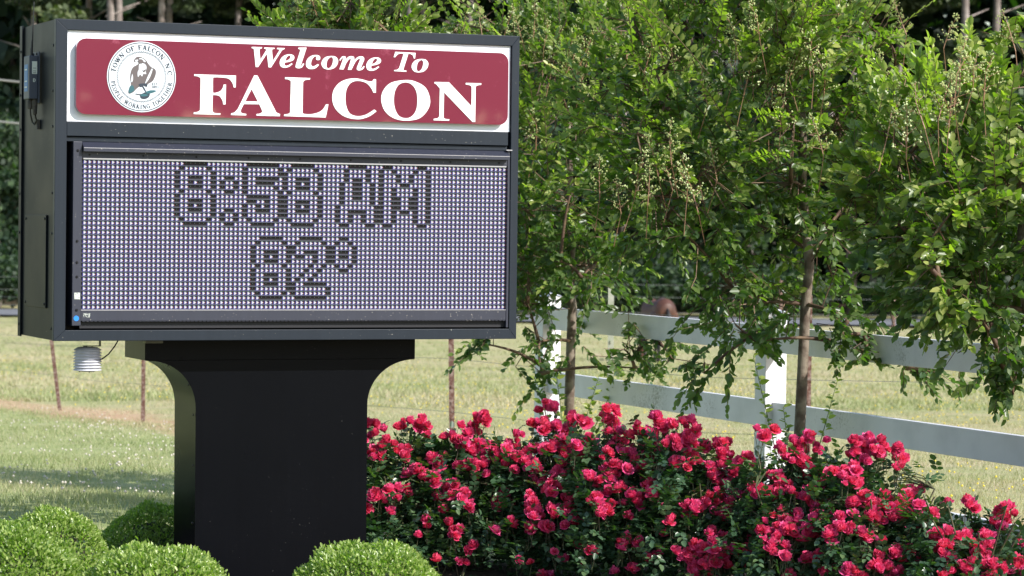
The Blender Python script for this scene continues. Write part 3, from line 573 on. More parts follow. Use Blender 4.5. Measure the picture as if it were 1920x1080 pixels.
# small slab-serif capitals made of strokes: (x0,y0,x1,y1,thick) and serifs (x,y)
T_, t_ = 0.25, 0.14
FONT = {
 'T': (0.8, [(0.4,0,0.4,1,T_),(0.04,0.96,0.76,0.96,t_)], [(0.4,0.03)]), 'O': (0.86, [('arc',0.43,0.5,0.36,0.46,0,360)], []),
 'W': (1.1, [(0.12,1,0.36,0,T_),(0.36,0,0.56,0.9,t_),(0.56,0.9,0.78,0,T_),(0.78,0,1.0,1,t_)], [(0.12,0.97),(0.99,0.97),(0.55,0.97)]),
 'N': (0.9, [(0.15,0,0.15,1,t_),(0.15,1,0.75,0,T_),(0.75,0,0.75,1,t_)], [(0.15,0.03),(0.75,0.97),(0.12,0.97)]),
 'F': (0.72, [(0.2,0,0.2,1,T_),(0.2,0.96,0.66,0.96,t_),(0.2,0.52,0.52,0.52,t_),(0.64,0.98,0.64,0.76,t_)], [(0.2,0.03),(0.14,0.97)]),
 'A': (0.9, [(0.12,0,0.43,1,t_),(0.43,1,0.76,0,T_),(0.24,0.34,0.64,0.34,t_)], [(0.12,0.03),(0.76,0.03)]),
 'L': (0.72, [(0.2,0,0.2,1,T_),(0.2,0.04,0.66,0.04,t_),(0.66,0.02,0.66,0.25,t_)], [(0.2,0.97),(0.14,0.03)]),
 'C': (0.8, [('arc',0.46,0.5,0.36,0.46,45,315),(0.7,0.98,0.7,0.7,t_)], []),
 'P': (0.72, [(0.2,0,0.2,1,T_),(0.2,0.96,0.45,0.96,t_),(0.2,0.5,0.45,0.5,t_),('arc',0.42,0.73,0.2,0.23,-90,90)], [(0.2,0.03),(0.14,0.97)]),
 'E': (0.74, [(0.2,0,0.2,1,T_),(0.2,0.96,0.66,0.96,t_),(0.2,0.52,0.52,0.52,t_),(0.2,0.04,0.68,0.04,t_),(0.64,0.98,0.64,0.78,t_),(0.68,0.02,0.68,0.24,t_)], [(0.14,0.03),(0.14,0.97)]),
 'R': (0.86, [(0.2,0,0.2,1,T_),(0.2,0.96,0.45,0.96,t_),(0.2,0.5,0.45,0.5,t_),('arc',0.42,0.73,0.2,0.23,-90,90),(0.45,0.5,0.76,0,T_)], [(0.2,0.03),(0.8,0.03)]),
 'K': (0.88, [(0.2,0,0.2,1,T_),(0.2,0.45,0.7,1,t_),(0.36,0.58,0.74,0,T_)], [(0.2,0.03),(0.2,0.97),(0.72,0.97),(0.76,0.03)]),
 'I': (0.44, [(0.22,0,0.22,1,T_)], [(0.22,0.03),(0.22,0.97)]),
 'G': (0.86, [('arc',0.46,0.5,0.36,0.46,45,330),(0.7,0.98,0.7,0.72,t_),(0.74,0.42,0.74,0.05,T_)], [(0.7,0.44)]),
 'H': (0.9, [(0.18,0,0.18,1,T_),(0.72,0,0.72,1,T_),(0.18,0.52,0.72,0.52,t_)], [(0.18,0.03),(0.18,0.97),(0.72,0.03),(0.72,0.97)]),
 'S': (0.66, [('arc',0.33,0.74,0.22,0.23,20,270),('arc',0.33,0.27,0.24,0.24,-160,90)], []),
 '1': (0.5, [(0.25,0,0.25,1,T_),(0.1,0.85,0.25,0.97,t_)], [(0.25,0.03)]),
 '8': (0.66, [('arc',0.33,0.75,0.19,0.21,0,360),('arc',0.33,0.26,0.24,0.24,0,360)], []),
 '9': (0.66, [('arc',0.33,0.68,0.22,0.28,0,360),('arc',0.2,0.62,0.34,0.58,-80,10)], []),
 '3': (0.62, [('arc',0.28,0.75,0.2,0.22,-90,140),('arc',0.28,0.27,0.24,0.25,-140,90)], []),
 ',': (0.3, [(0.14,0.1,0.1,-0.12,0.12)], []), '.': (0.3, [(0.14,0.0,0.14,0.12,0.12)], []), ' ': (0.45, [], []),
 '"': (0.4, [(0.1,1,0.1,0.78,0.08),(0.26,1,0.26,0.78,0.08)], []),
 'D': (0.86, [(0.2,0,0.2,1,T_),(0.2,0.96,0.42,0.96,t_),(0.2,0.04,0.42,0.04,t_),('arc',0.38,0.5,0.34,0.46,-90,90)], []),
}
def glyph_polys(ch):
    w, strokes, serifs = FONT[ch]
    polys = []
    for s_ in strokes:
        if s_[0] == 'arc':
            _, cx, cy, rx, ry, a0, a1 = s_
            n = max(4, int(abs(a1-a0)/24))
            for k in range(n):
                q = []
                for a, kk in ((a0+(a1-a0)*k/n, 0), (a0+(a1-a0)*(k+1)/n, 0)):
                    a = math.radians(a); th = t_ + (T_-t_)*abs(math.cos(a))
                    q.append(((cx+(rx+th/2)*math.cos(a), cy+(ry+t_/2)*math.sin(a)), (cx+(rx-th/2)*math.cos(a), cy+(ry-t_/2)*math.sin(a))))
                polys.append([q[0][0], q[1][0], q[1][1], q[0][1]])
        else:
            x0, y0, x1, y1, th = s_
            dx, dy = x1-x0, y1-y0; l = math.hypot(dx, dy); nx, ny = -dy/l*th/2, dx/l*th/2
            polys.append([(x0+nx, y0+ny), (x0-nx, y0-ny), (x1-nx, y1-ny), (x1+nx, y1+ny)])
    for x, y in serifs: polys.append([(x-0.17, y-0.035), (x+0.17, y-0.035), (x+0.17, y+0.035), (x-0.17, y+0.035)])
    return w, polys
def text_polys(mb, xf, ch, dd):
    w, polys = glyph_polys(ch)
    for i, p in enumerate(polys):
        q = [xf(x-w/2, y) for x, y in p]
        area = sum(q[j][0]*q[(j+1) % len(q)][1]-q[(j+1) % len(q)][0]*q[j][1] for j in range(len(q)))
        if area < 0: q.reverse()
        mb.hexa([SL(*a, dd) for a in q], [SL(*a, dd+0.0004+0.00003*i) for a in q])
def arc_text(txt, a_start, a_end, r, hgt, top=True):
    mb = MB()
    ws = [FONT[c][0]+0.10 for c in txt]; tot = sum(ws); acc_ = 0
    for c, w in zip(txt, ws):
        a = math.radians(a_start + (a_end-a_start)*(acc_+w/2)/tot); acc_ += w
        if top:  # angle from the top, clockwise
            def xf(x, y, a=a):
                rr = r + y*hgt; aa = a + x*hgt/r
                return (SC[0]+rr*math.sin(aa), SC[1]+rr*math.cos(aa))
        else:    # angle from the bottom, anticlockwise
            def xf(x, y, a=a):
                rr = r - y*hgt; aa = a + x*hgt/r
                return (SC[0]+rr*math.sin(aa), SC[1]-rr*math.cos(aa))
        text_polys(mb, xf, c, 0.0172)
    return mb
arc_text('TOWN OF FALCON, N.C.', -83, 90, 0.1135, 0.0205).build('seal_lettering', MT['seal_ink'], seal)
arc_text('"PEOPLE WORKING TOGETHER"', -85, 85, 0.1355, 0.0185, False).build('seal_lettering', MT['seal_ink'], seal)
mb = MB()
for txt, cx, cy, hh in (('EST.', 0.4235, 1.0825, 0.0095), ('1893', 0.4235, 1.0695, 0.0105)):
    ws = [FONT[c][0]+0.12 for c in txt]; x = cx-sum(ws)*hh/2
    for c, w in zip(txt, ws):
        text_polys(mb, lambda X, Y, x=x+w*hh/2: (x+X*hh, cy+Y*hh), c, 0.0172); x += w*hh
mb.build('seal_lettering', MT['seal_ink'], seal)

# ---- dot matrix display
disp = MB(); sbox(disp, 0.118, 2.064, 0.052, 0.838, -0.11, -0.03); DISP = disp.build('display_housing', MT['led_black'], sign)
rec = MB(); sbox(rec, 0.0515, 0.118, 0.045, 0.838, -0.14, -0.12); rec.build('recess_back', MT['led_black'], sign)
mb = MB(); sbox(mb, 0.0785, 0.1165, 0.064, 0.838, -0.10, -0.001); bar = mb.build('side_bar', MT['led_frame'], sign, bevel=0.002)
for h in (0.80, 0.42, 0.33, 0.27, 0.13): screw(SL(0.098, h, -0.001), (0, -1, 0), bar, 1.0)
mb = MB(); sbox(mb, 0.088, 0.112, 0.176, 0.203, -0.0009, 0.0003); mb.build('paper_sticker', MT['label_white'], bar)
mb = MB()
for i, (x, z) in enumerate(((0.091, 0.180), (0.091, 0.195), (0.100, 0.188), (0.104, 0.181), (0.097, 0.199))):
    sbox(mb, x, x+0.006, z, z+0.002, 0.0003, 0.0006)
mb.build('sticker_print', MT['seal_ink'], bar)
mb = MB(); mb.lathe([(0.0115, 0), (0.0115, 0.001)], n=20)
o = mb.build('round_sticker', MT['dot_blue'], bar); o.matrix_local = Matrix.Translation(SL(0.097, 0.095, -0.0008)) @ Vector((0, -1, 0)).to_track_quat('Z', 'Y').to_matrix().to_4x4()
# hood above the dots
hood = MB()
prof = [(0.838, -0.03), (0.838, -0.018), (0.8125, 0.022), (0.797, 0.022), (0.797, -0.008), (0.769, -0.008), (0.7685, -0.03)]
b0 = [SL(0.1185, h, d) for h, d in prof]; b1 = [SL(2.045, h, d) for h, d in prof]
hood.hexa(b0, b1); HOOD = hood.build('display_hood', MT['led_frame'], sign)
mb = MB(); sbox(mb, 0.1185, 2.045, 0.8105, 0.8130, 0.0215, 0.0228); mb.build('hood_edge', MT['silver'], HOOD)
mb = MB(); sbox(mb, 0.123, 2.040, 0.7640, 0.7695, -0.028, -0.0065); mb.build('hood_edge', MT['silver'], HOOD)
for k in range(9): screw(SL(0.15+k*0.232, 0.783, -0.008), (0, -1, 0), HOOD, 0.8)
mb = MB(); sbox(mb, 0.1185, 2.046, 0.084, 0.128, -0.03, -0.008); BB = mb.build('bottom_rail', MT['led_frame'], sign, bevel=0.001)
mb = MB(); sbox(mb, 0.1185, 2.046, 0.128, 0.131, -0.03, -0.0065); mb.build('rail_edge', MT['silver'], BB)
mb = MB()
for k in range(110): sbox(mb, 0.125+k*0.0175, 0.125+k*0.0175+0.012, 0.0805, 0.0838, -0.03, -0.010)
mb.build('drip_teeth', MT['led_frame'], BB)
mb = MB()
rnd = random.Random(5)
for k in range(70):
    x = 0.128+rnd.random()*0.028; z = 0.098+rnd.random()*0.017; w = 0.0008+rnd.random()*0.0022
    sbox(mb, x, x+w, z, z+w*0.8, -0.0085, -0.0070-0.00001*k)
mb.build('worn_sticker', MT['label_white'], BB)
mb = MB(); sbox(mb, 2.0475, 2.0575, 0.052, 0.838, -0.03, -0.006); sr_ = mb.build('side_strip', MT['led_frame'], sign)
mb = MB(); sbox(mb, 2.036, 2.064, 0.838, 0.8425, -0.02, 0.004); mb.build('clip', MT['silver'], sign)

PX, PY = 0.02003, 0.01975
S0, H0 = 0.1375, 0.7540
slat = MB(); slat.hexa([SL(0.121, -0.0022, -0.03), SL(0.121, 0.0022, -0.03), SL(0.121, 0.0013, -0.017), SL(0.121, -0.0013, -0.017)],
                       [SL(2.046, -0.0022, -0.03), SL(2.046, 0.0022, -0.03), SL(2.046, 0.0013, -0.017), SL(2.046, -0.0013, -0.017)])
SLAT = slat.mesh('louvre', MT['louvre'])
for r_ in range(33):
    link('louvre', SLAT, DISP, Matrix.Translation((0, 0, H0+PY/2-r_*PY)))
G7 = {
 '8': [".#####.","#######","##...##","##...##","##...##",".#####.","#######","##...##","##...##","##...##","#######",".#####."],
 '5': ["#######","#######","##.....","##.....","######.","#######",".....##",".....##","##...##","##...##","#######",".#####."],
 ':': ["..","..","..","##","##","..","..","..","..","..","##","##"],
 'A': ["..####..","..####..","..#..#..",".##..##.",".##..##.",".##..##.",".##..##.",".######.","########","##....##","##....##","##....##"],
 'M': ["##......##","###....###","###....###","####..####","##.####.##","##.####.##","##..##..##","##..##..##","##..##..##","##......##","##......##","##......##"],
 '2': [".#####.","#######","##...##",".....##",".....##","....##.","...##..","..##...",".##....","##.....","#######","#######"],
 'o': [".##.","####","#..#","#..#","####",".##."],
}
glyph = np.zeros((32, 96), bool)
for ch, c0, r0 in (('8', 21, 1), (':', 31, 1), ('5', 36, 1), ('8', 45, 1), ('A', 57, 1), ('M', 67, 1), ('8', 38, 17), ('2', 47, 17), ('o', 56, 17)):
    if ch == ':':
        for rr in (4, 5, 11, 12): glyph[rr, c0:c0+2] = True
        continue
    for i, row in enumerate(G7[ch]):
        for j, q in enumerate(row):
            if q == '#': glyph[r0+i, c0+j] = True
near = glyph.copy()
near[1:] |= glyph[:-1]; near[:-1] |= glyph[1:]; near[:, 1:] |= glyph[:, :-1]; near[:, :-1] |= glyph[:, 1:]
off = near & ~glyph
rnd = random.Random(11)
def disc(mb, s, h, r, d, n=7, sy=1.0):
    mb.poly([SL(s+r*math.cos(2*math.pi*k/n), h+r*sy*math.sin(2*math.pi*k/n), d) for k in range(n)])
lit, red_, blue_, grn, dk = MB(), MB(), MB(), MB(), MB()
for r_ in range(32):
    for c in range(96):
        s_, h_ = S0+c*PX, H0-r_*PY
        if off[r_, c]:
            disc(dk, s_-0.003, h_+0.003, 0.0013, -0.0285, 5); disc(grn, s_-0.002, h_+0.0045, 0.0009, -0.0280, 4); disc(red_, s_+0.004, h_+0.0005, 0.0009, -0.0283, 4)
            continue
        disc(lit, s_-0.0036, h_+0.0029, 0.0034, -0.0262, 7); disc(lit, s_-0.0036, h_-0.0031, 0.0034, -0.0258, 7); disc(lit, s_+0.0010, h_-0.0002, 0.0031, -0.0254, 7)
        disc(red_, s_+0.0050, h_-0.0002, 0.0027, -0.0268, 6)
        blue_.poly([SL(s_-0.0095, h_-0.0088, -0.0290), SL(s_+0.0042, h_-0.0088, -0.0290), SL(s_+0.0042, h_+0.0045, -0.0290), SL(s_-0.0095, h_+0.0045, -0.0290)])  # blue glow round each lit dot, made as an emitting patch on the backing
        if (r_+c) % 1 == 0: grn.poly([SL(s_-0.006, h_+0.0068, -0.0286), SL(s_+0.004, h_+0.0068, -0.0286), SL(s_+0.004, h_+0.0078, -0.0286), SL(s_-0.006, h_+0.0078, -0.0286)])
for nm, mb, mk in (('lit_dots', lit, 'led_on'), ('red_dots', red_, 'led_red'), ('blue_glow', blue_, 'led_blue'), ('green_dots', grn, 'led_green'), ('unlit_dots', dk, 'led_off')):
    o = mb.build(nm, MT[mk], DISP); o['kind'] = 'stuff'

# ---- flared column
q1 = [(0.4576+0.2057*math.sin(a), -0.300+0.2054*math.cos(a)) for a in [math.pi/2*k/14 for k in range(15)]]
q2 = [(1.6714-0.2217*math.sin(a), -0.2935+0.198*math.cos(a)) for a in [math.pi/2*k/14 for k in range(15)]]
loop = [(0.4406, -0.093)] + q1 + [(0.6661, -1.12), (1.4511, -1.12)] + list(reversed(q2)) + [(1.668, -0.093)]
colm = outline('column', [loop], -0.495, -0.157, MT['post'], sign)
mb = MB(); sbox(mb, 0.4356, 1.6710, -0.0925, -0.002, -0.497, -0.154); mb.build('column_cap', MT['post'], sign, bevel=0.0015)
for h in (-0.115, -0.20, -0.33, -0.55, -0.80):
    s_ = 0.66 if h < -0.3 else 0.4576+0.2057*math.sin(math.acos(max(-1, min(1, (h+0.300)/0.2054))))
    screw(SL(s_-0.001, h, -0.175), (-1, 0, 0.3 if h > -0.3 else 0), colm, 1.0)
mb = MB(); sbox(mb, 0.425, 0.50, -0.016, 0.001, -0.154, -0.10); mb.build('bracket', MT['bracket'], sign)

# ---- radio box with whip antenna on the left side of the cabinet
radio = empty('antenna_radio', sworld(0, 1.01, -0.32), TH)
tag(radio, 'small grey radio box with thin whip antenna on the left side of the sign cabinet', 'radio')
mb = MB(); mb.box(-0.052, -0.014, -0.055, 0.050, 0.012, 0.196); mb.build('housing', MT['radio'], radio, bevel=0.003)
mb = MB(); mb.box(-0.0135, -0.0085, -0.064, 0.058, -0.004, 0.214); pl = mb.build('mounting_plate', MT['radio'], radio)
for z in (0.205,):
    for x in (-0.03, 0.03): screw((-0.0135, x, z), (-1, 0, 0), pl)
mb = MB(); mb.box(-0.0532, -0.0522, -0.030, 0.032, 0.045, 0.160); mb.build('blue_label', MT['label_blue'], radio)
mb = MB()
for z in (0.060, 0.085, 0.135): mb.box(-0.0540, -0.0533, -0.02, 0.022, z, z+0.006)
mb.build('label_print', MT['label_white'], radio)
mb = MB(); mb.box(-0.040, -0.018, -0.0562, -0.0552, 0.118, 0.172); mb.build('paper_label', MT['label_white'], radio)
mb = MB()
for z in (0.122, 0.130, 0.142): mb.box(-0.036, -0.022, -0.0570, -0.0563, z, z+0.002)
mb.build('label_print', MT['seal_ink'], radio)
mb = MB()
w_, polys = glyph_polys('D')
for i, p in enumerate(polys):
    q = [(-0.036+x*0.014, 0.084+y*0.015) for x, y in p]
    area = sum(q[j][0]*q[(j+1) % 4][1]-q[(j+1) % 4][0]*q[j][1] for j in range(4))
    if area < 0: q.reverse()
    mb.hexa([(x, -0.0552, z) for x, z in q], [(x, -0.0560-0.0001*i, z) for x, z in q])
mb.build('label_letter', MT['label_white'], radio)
mb = MB(); mb.lathe([(0.010, -0.030), (0.013, -0.028), (0.013, 0.0), (0.009, 0.012)], (-0.036, -0.01, 0), 12); mb.lathe([(0.006, -0.055), (0.009, -0.053), (0.012, -0.004), (0.010, 0.012)], (-0.022, -0.035, 0), 12)
mb.build('connector', MT['radio_dark'], radio)
mb = MB(); mb.tube([(-0.036, -0.01, -0.03), (-0.034, -0.008, -0.055), (-0.026, -0.005, -0.085), (-0.018, -0.012, -0.095), (-0.013, -0.03, -0.08), (-0.022, -0.035, -0.05)], 0.0035, 8)
mb.build('cable_loop', MT['cable'], radio)
mb = MB(); mb.box(-0.012, 0.0, -0.040, 0.010, -0.115, -0.075); mb.build('cable_gland', MT['radio_dark'], radio)
mb = MB(); mb.tube([(-0.030, 0.0, 0.196), (-0.030, 0.0, 0.232), (-0.029, 0.0, 0.234), (-0.028, 0.0, 0.262), (-0.027, 0.0, 0.264), (-0.021, 0, 0.43)], [0.0065, 0.0055, 0.0050, 0.0042, 0.0032, 0.0022], 8)
mb.build('whip_antenna', MT['cable'], radio)

# ---- louvred weather sensor hanging under the cabinet
sen = empty('weather_sensor', sworld(0.183, -0.135, -0.15), TH)
tag(sen, 'white louvred weather sensor hanging on a bracket below the left end of the sign', 'weather sensor')
pm = MB(); pm.lathe([(0.048, 0.0), (0.060, 0.002), (0.0605, 0.004), (0.049, 0.0125), (0.040, 0.0135)], n=32)
PLATE = pm.mesh('louvre_plate', MT['plastic_white'], False)
for k in range(7): link('louvre_plate', PLATE, sen, Matrix.Translation((0, 0, 0.0015+0.0122*k)))
mb = MB(); mb.lathe([(0.050, 0.0), (0.060, 0.002), (0.058, 0.005), (0.042, 0.0145), (0.040, 0.015)], (0, 0, 0.087), 32); mb.build('top_plate', MT['plastic_white'], sen)
mb = MB(); mb.lathe([(0.034, -0.001), (0.034, 0.092)], (0, 0, 0), 20); mb.build('inner_core', MT['radio_dark'], sen)
mb = MB()
for k in range(3): mb.lathe([(0.002, -0.005), (0.002, 0.001)], (0.035*math.cos(k*2.1+0.5), 0.035*math.sin(k*2.1+0.5), 0.0), 6)
for k in range(3): mb.lathe([(0.003, 0.0), (0.003, 0.006)], (0.02*math.cos(k*2.1), 0.02*math.sin(k*2.1), 0.102), 6)
mb.build('bolt', MT['screw'], sen)
mb = MB(); mb.box(-0.02, 0.055, -0.014, 0.014, 0.1055, 0.1085); mb.box(0.052, 0.055, -0.014, 0.014, 0.1085, 0.135); mb.build('bracket', MT['bracket'], sen)
mb = MB(); mb.tube([(0.045, 0, 0.045), (0.065, 0.0, 0.052), (0.092, 0.0, 0.072), (0.118, 0.0, 0.105), (0.135, 0.0, 0.134)], 0.0030, 8); mb.build('cable', MT['cable'], sen)

# ------------------------------------------------------------------ white rail fence
FD = Vector((-math.sin(TH), math.cos(TH), 0))               # fence runs away from us to the left
FB = Vector((1.412, 15.65, 0))
fence = empty('rail_fence', FB, TH)
tag(fence, 'white vinyl fence of three wide rails with square capped posts behind the roses', 'fence')
PW = 0.127
for k, yy in enumerate((-3.05, 0.0, 3.12)):
    z0 = gz(0, 15.65+yy)-0.3
    mb = MB(); mb.box(-PW/2, PW/2, yy-PW/2, yy+PW/2, z0, 1.165); p = mb.build('post', MT['vinyl'], fence, bevel=0.003)
    mb = MB(); c = 0.074
    mb.box(-c, c, yy-c, yy+c, 1.150, 1.172); mb.hexa([(-c, yy-c, 1.172), (c, yy-c, 1.172), (c, yy+c, 1.172), (-c, yy+c, 1.172)], [(-0.004, yy-0.004, 1.198), (0.004, yy-0.004, 1.198), (0.004, yy+0.004, 1.198), (-0.004, yy+0.004, 1.198)])
    mb.build('post_cap', MT['vinyl'], p, bevel=0.002)
for (y0, y1, dz) in ((-3.05+PW/2, -PW/2, 0.0), (PW/2, 3.12-PW/2, 0.004)):
    for (za, zb) in ((0.955, 1.096), (0.545, 0.686), (0.127, 0.268)):
        mb = MB(); mb.box(-0.020, 0.020, y0-0.006, y1+0.006, za+dz, zb+dz); mb.build('rail', MT['vinyl'], fence, bevel=0.003)

# ------------------------------------------------------------------ wire pasture fence
wf = empty('wire_fence', (-3.8, 29.7, gz(0, 29.7)))
tag(wf, 'wire pasture fence on thin rusty steel posts behind the sign', 'fence')
base = Vector((-3.8, 29.7, gz(0, 29.7)))
posts = [((113, 770), 32.6, (-0.13, 0.0), 1.45, 'rust'), ((268, 790), 29.7, (0.0, 0), 1.40, 'rust'), ((848, 870), 22.2, (-0.02, 0), 1.42, 'rust'),
         ((1143, 905), 20.6, (-0.005, 0), 1.35, 'green_steel'), ((1512, 935), 19.3, (0, 0), 1.3, 'rust')]
tops = []
for (px, py), Y, lean, hh, mk in posts:
    p = at(px, py, Y); p.z = gz(p.x, Y)-0.05
    k = 0.021
    top = Vector((lean[0]*hh, 0, hh+0.05))
    mb = MB()
    T = [(-k, -0.004), (k, -0.004), (k, 0.004), (0.004, 0.004), (0.004, 0.03), (-0.004, 0.03), (-0.004, 0.004), (-k, 0.004)]
    mb.hexa([(x, y, 0) for x, y in T], [(x+top.x, y, top.z) for x, y in T])
    for i in range(9):
        z = 0.25+0.125*i; mb.box(top.x*z/top.z-0.004, top.x*z/top.z+0.004, -0.012, -0.003, z, z+0.02)
    o = mb.build('fence_post', MT[mk], wf); o.location = p-base
    tops.append((p-base, top))
for fr in (0.30, 0.58, 0.88):
    mb = MB(); pts = []
    for i in range(len(tops)):
        p, t = tops[i]; pts.append(p + t*fr + Vector((0, -0.012, 0)))
        if i+1 < len(tops):
            q, t2 = tops[i+1]; mid = (p+t*fr+q+t2*fr)/2 - Vector((0, 0, 0.02)); pts.append(mid)
    p0 = pts[0] + (pts[0]-pts[2])*1.5; pN = pts[-1] + Vector((4.0, -0.6, 0.0))
    mb.tube([p0]+pts+[pN], 0.0022, 4); mb.build('wire', MT['wire'], wf)
# far fence by the road
ff = empty('far_fence', (0, 92, gz(0, 92)))
tag(ff, 'distant wire fence with weathered posts along the road', 'fence')
for k, X in enumerate((-15.1, -14.1, -8, 8.6, 12.2, 19)):
    mb = MB(); ln = 0.55 if X < -14.5 else (0.2 if X < -14 else 0.03*math.sin(k*3))
    mb.tube([(X, 0, -0.1), (X-ln, 0, 1.7)], 0.055, 6); mb.build('fence_post', MT['rust'], ff)
for z in (0.6, 1.1, 1.5):
    mb = MB(); mb.tube([(-30, 0, z), (0, 0, z-0.03), (30, 0, z)], 0.009, 4); mb.build('wire', MT['wire'], ff)

# overhead cables at the far left, on a pole behind the sign
up = empty('utility_pole', (-9.2, 75, gz(0, 75)))
tag(up, 'wooden pole behind the sign carrying two pale cables at upper left', 'pole')
mb = MB(); mb.tube([(0, 0, -0.3), (0, 0, 7.1)], [0.14, 0.11], 10); mb.build('shaft', MT['bark_pine'], up)
for z0, z1 in ((6.95, 6.60), (5.87, 5.52)):
    mb = MB(); mb.tube([(-30, 0, z0+2.6), (-12, 0, z0+0.85), (-4, 0, z0), (0, 0, z1)], 0.026, 6); mb.build('overhead_cable', MT['utility'], up)

# ------------------------------------------------------------------ foliage tools
def unit(a): return a/np.maximum(np.linalg.norm(a, axis=1, keepdims=True), 1e-9)

def leaf_arrays(pos, d, nrm, length, width, fold=0.18, droop=0.12):
    """folded six-corner leaves: base at pos, growing along d, upper side nrm"""
    N = len(pos)
    d = unit(d); side = unit(np.cross(d, nrm)); n = np.cross(side, d)
    L = length[:, None]; Wd = width[:, None]
    def P(a, b, c): return pos + d*L*a + side*Wd*b + n*L*c
    V = np.stack([P(0, 0, 0), P(.30, -.46, fold*.6), P(.68, -.40, fold*.5-droop*.4), P(1, 0, -droop), P(.68, .40, fold*.5-droop*.4), P(.30, .46, fold*.6)], 1).reshape(-1, 3)
    return V

def leaf_mesh(name, mat, V, tint):
    """V: 6 corners per leaf"""
    N = len(V)//6
    m = bpy.data.meshes.new(name)
    idx = (np.arange(N)*6)[:, None] + np.array([0, 1, 2, 3, 0, 3, 4, 5])[None]
    m.vertices.add(len(V)); m.vertices.foreach_set('co', V.astype(np.float32).ravel())
    m.loops.add(N*8); m.loops.foreach_set('vertex_index', idx.astype(np.int32).ravel())
    m.polygons.add(N*2); m.polygons.foreach_set('loop_start', (np.arange(N*2)*4).astype(np.int32))
    m.update(calc_edges=True); m.validate()
    a = m.attributes.new('tint', 'FLOAT', 'FACE')
    a.data.foreach_set('value', np.repeat(tint, 2).astype(np.float32))
    m.materials.append(mat)
    return m

def tri_mesh(name, mat, V, tint):
    N = len(V)//3
    m = bpy.data.meshes.new(name)
    m.vertices.add(len(V)); m.vertices.foreach_set('co', V.astype(np.float32).ravel())
    m.loops.add(N*3); m.loops.foreach_set('vertex_index', np.arange(N*3, dtype=np.int32))
    m.polygons.add(N); m.polygons.foreach_set('loop_start', (np.arange(N)*3).astype(np.int32))
    m.update(calc_edges=True)
    a = m.attributes.new('tint', 'FLOAT', 'FACE'); a.data.foreach_set('value', tint.astype(np.float32))
    m.materials.append(mat)
    return m

def quad_mesh(name, mat, V, tint):
    N = len(V)//4
    m = bpy.data.meshes.new(name)
    m.vertices.add(len(V)); m.vertices.foreach_set('co', V.astype(np.float32).ravel())
    m.loops.add(N*4); m.loops.foreach_set('vertex_index', np.arange(N*4, dtype=np.int32))
    m.polygons.add(N); m.polygons.foreach_set('loop_start', (np.arange(N)*4).astype(np.int32))
    m.update(calc_edges=True)
    a = m.attributes.new('tint', 'FLOAT', 'FACE'); a.data.foreach_set('value', tint.astype(np.float32))
    m.materials.append(mat)
    return m

def one_leaf(name, mat, L, Wd, tint=0.6):
    V = leaf_arrays(np.zeros((1, 3)), np.array([[0, 1., 0]]), np.array([[0, 0, 1.]]), np.array([L]), np.array([Wd]))
    return leaf_mesh(name, mat, V, np.array([tint]))

def foliage(parent, origin, pos, d, nrm, length, width, tint, mat, single, nparts, mass_name='foliage', fold=0.18, droop=0.12, unit_L=0.045):
    """the leaves nearest the camera become parts of their own, the rest one mass"""
    dist = np.linalg.norm(pos - np.array([0, 0, CAM_H]), axis=1)
    order = np.argsort(dist)
    near_, far_ = order[:nparts], order[nparts:]
    o3 = np.array(origin)
    V = leaf_arrays((pos-o3)[far_], d[far_], nrm[far_], length[far_], width[far_], fold, droop)
    o = link(mass_name, leaf_mesh(mass_name, mat, V, tint[far_]), parent); o['kind'] = 'stuff'
    dd = unit(d); ss = unit(np.cross(dd, nrm)); nn = np.cross(ss, dd)
    for i in near_:
        k = length[i]/unit_L
        M = Matrix(((ss[i][0]*k, dd[i][0]*k, nn[i][0]*k, pos[i][0]-origin[0]), (ss[i][1]*k, dd[i][1]*k, nn[i][1]*k, pos[i][1]-origin[1]),
                    (ss[i][2]*k, dd[i][2]*k, nn[i][2]*k, pos[i][2]-origin[2]), (0, 0, 0, 1)))
        link('leaf', single[i % len(single)], parent, M)

MY_LEAF = [one_leaf('leaf', MT['myrtle'], 0.045, 0.0285, t) for t in (0.35, 0.55, 0.7, 0.9)]
RO_LEAF = [one_leaf('leaf', MT['rose_leaf'], 0.036, 0.025, t) for t in (0.35, 0.6, 0.8)]

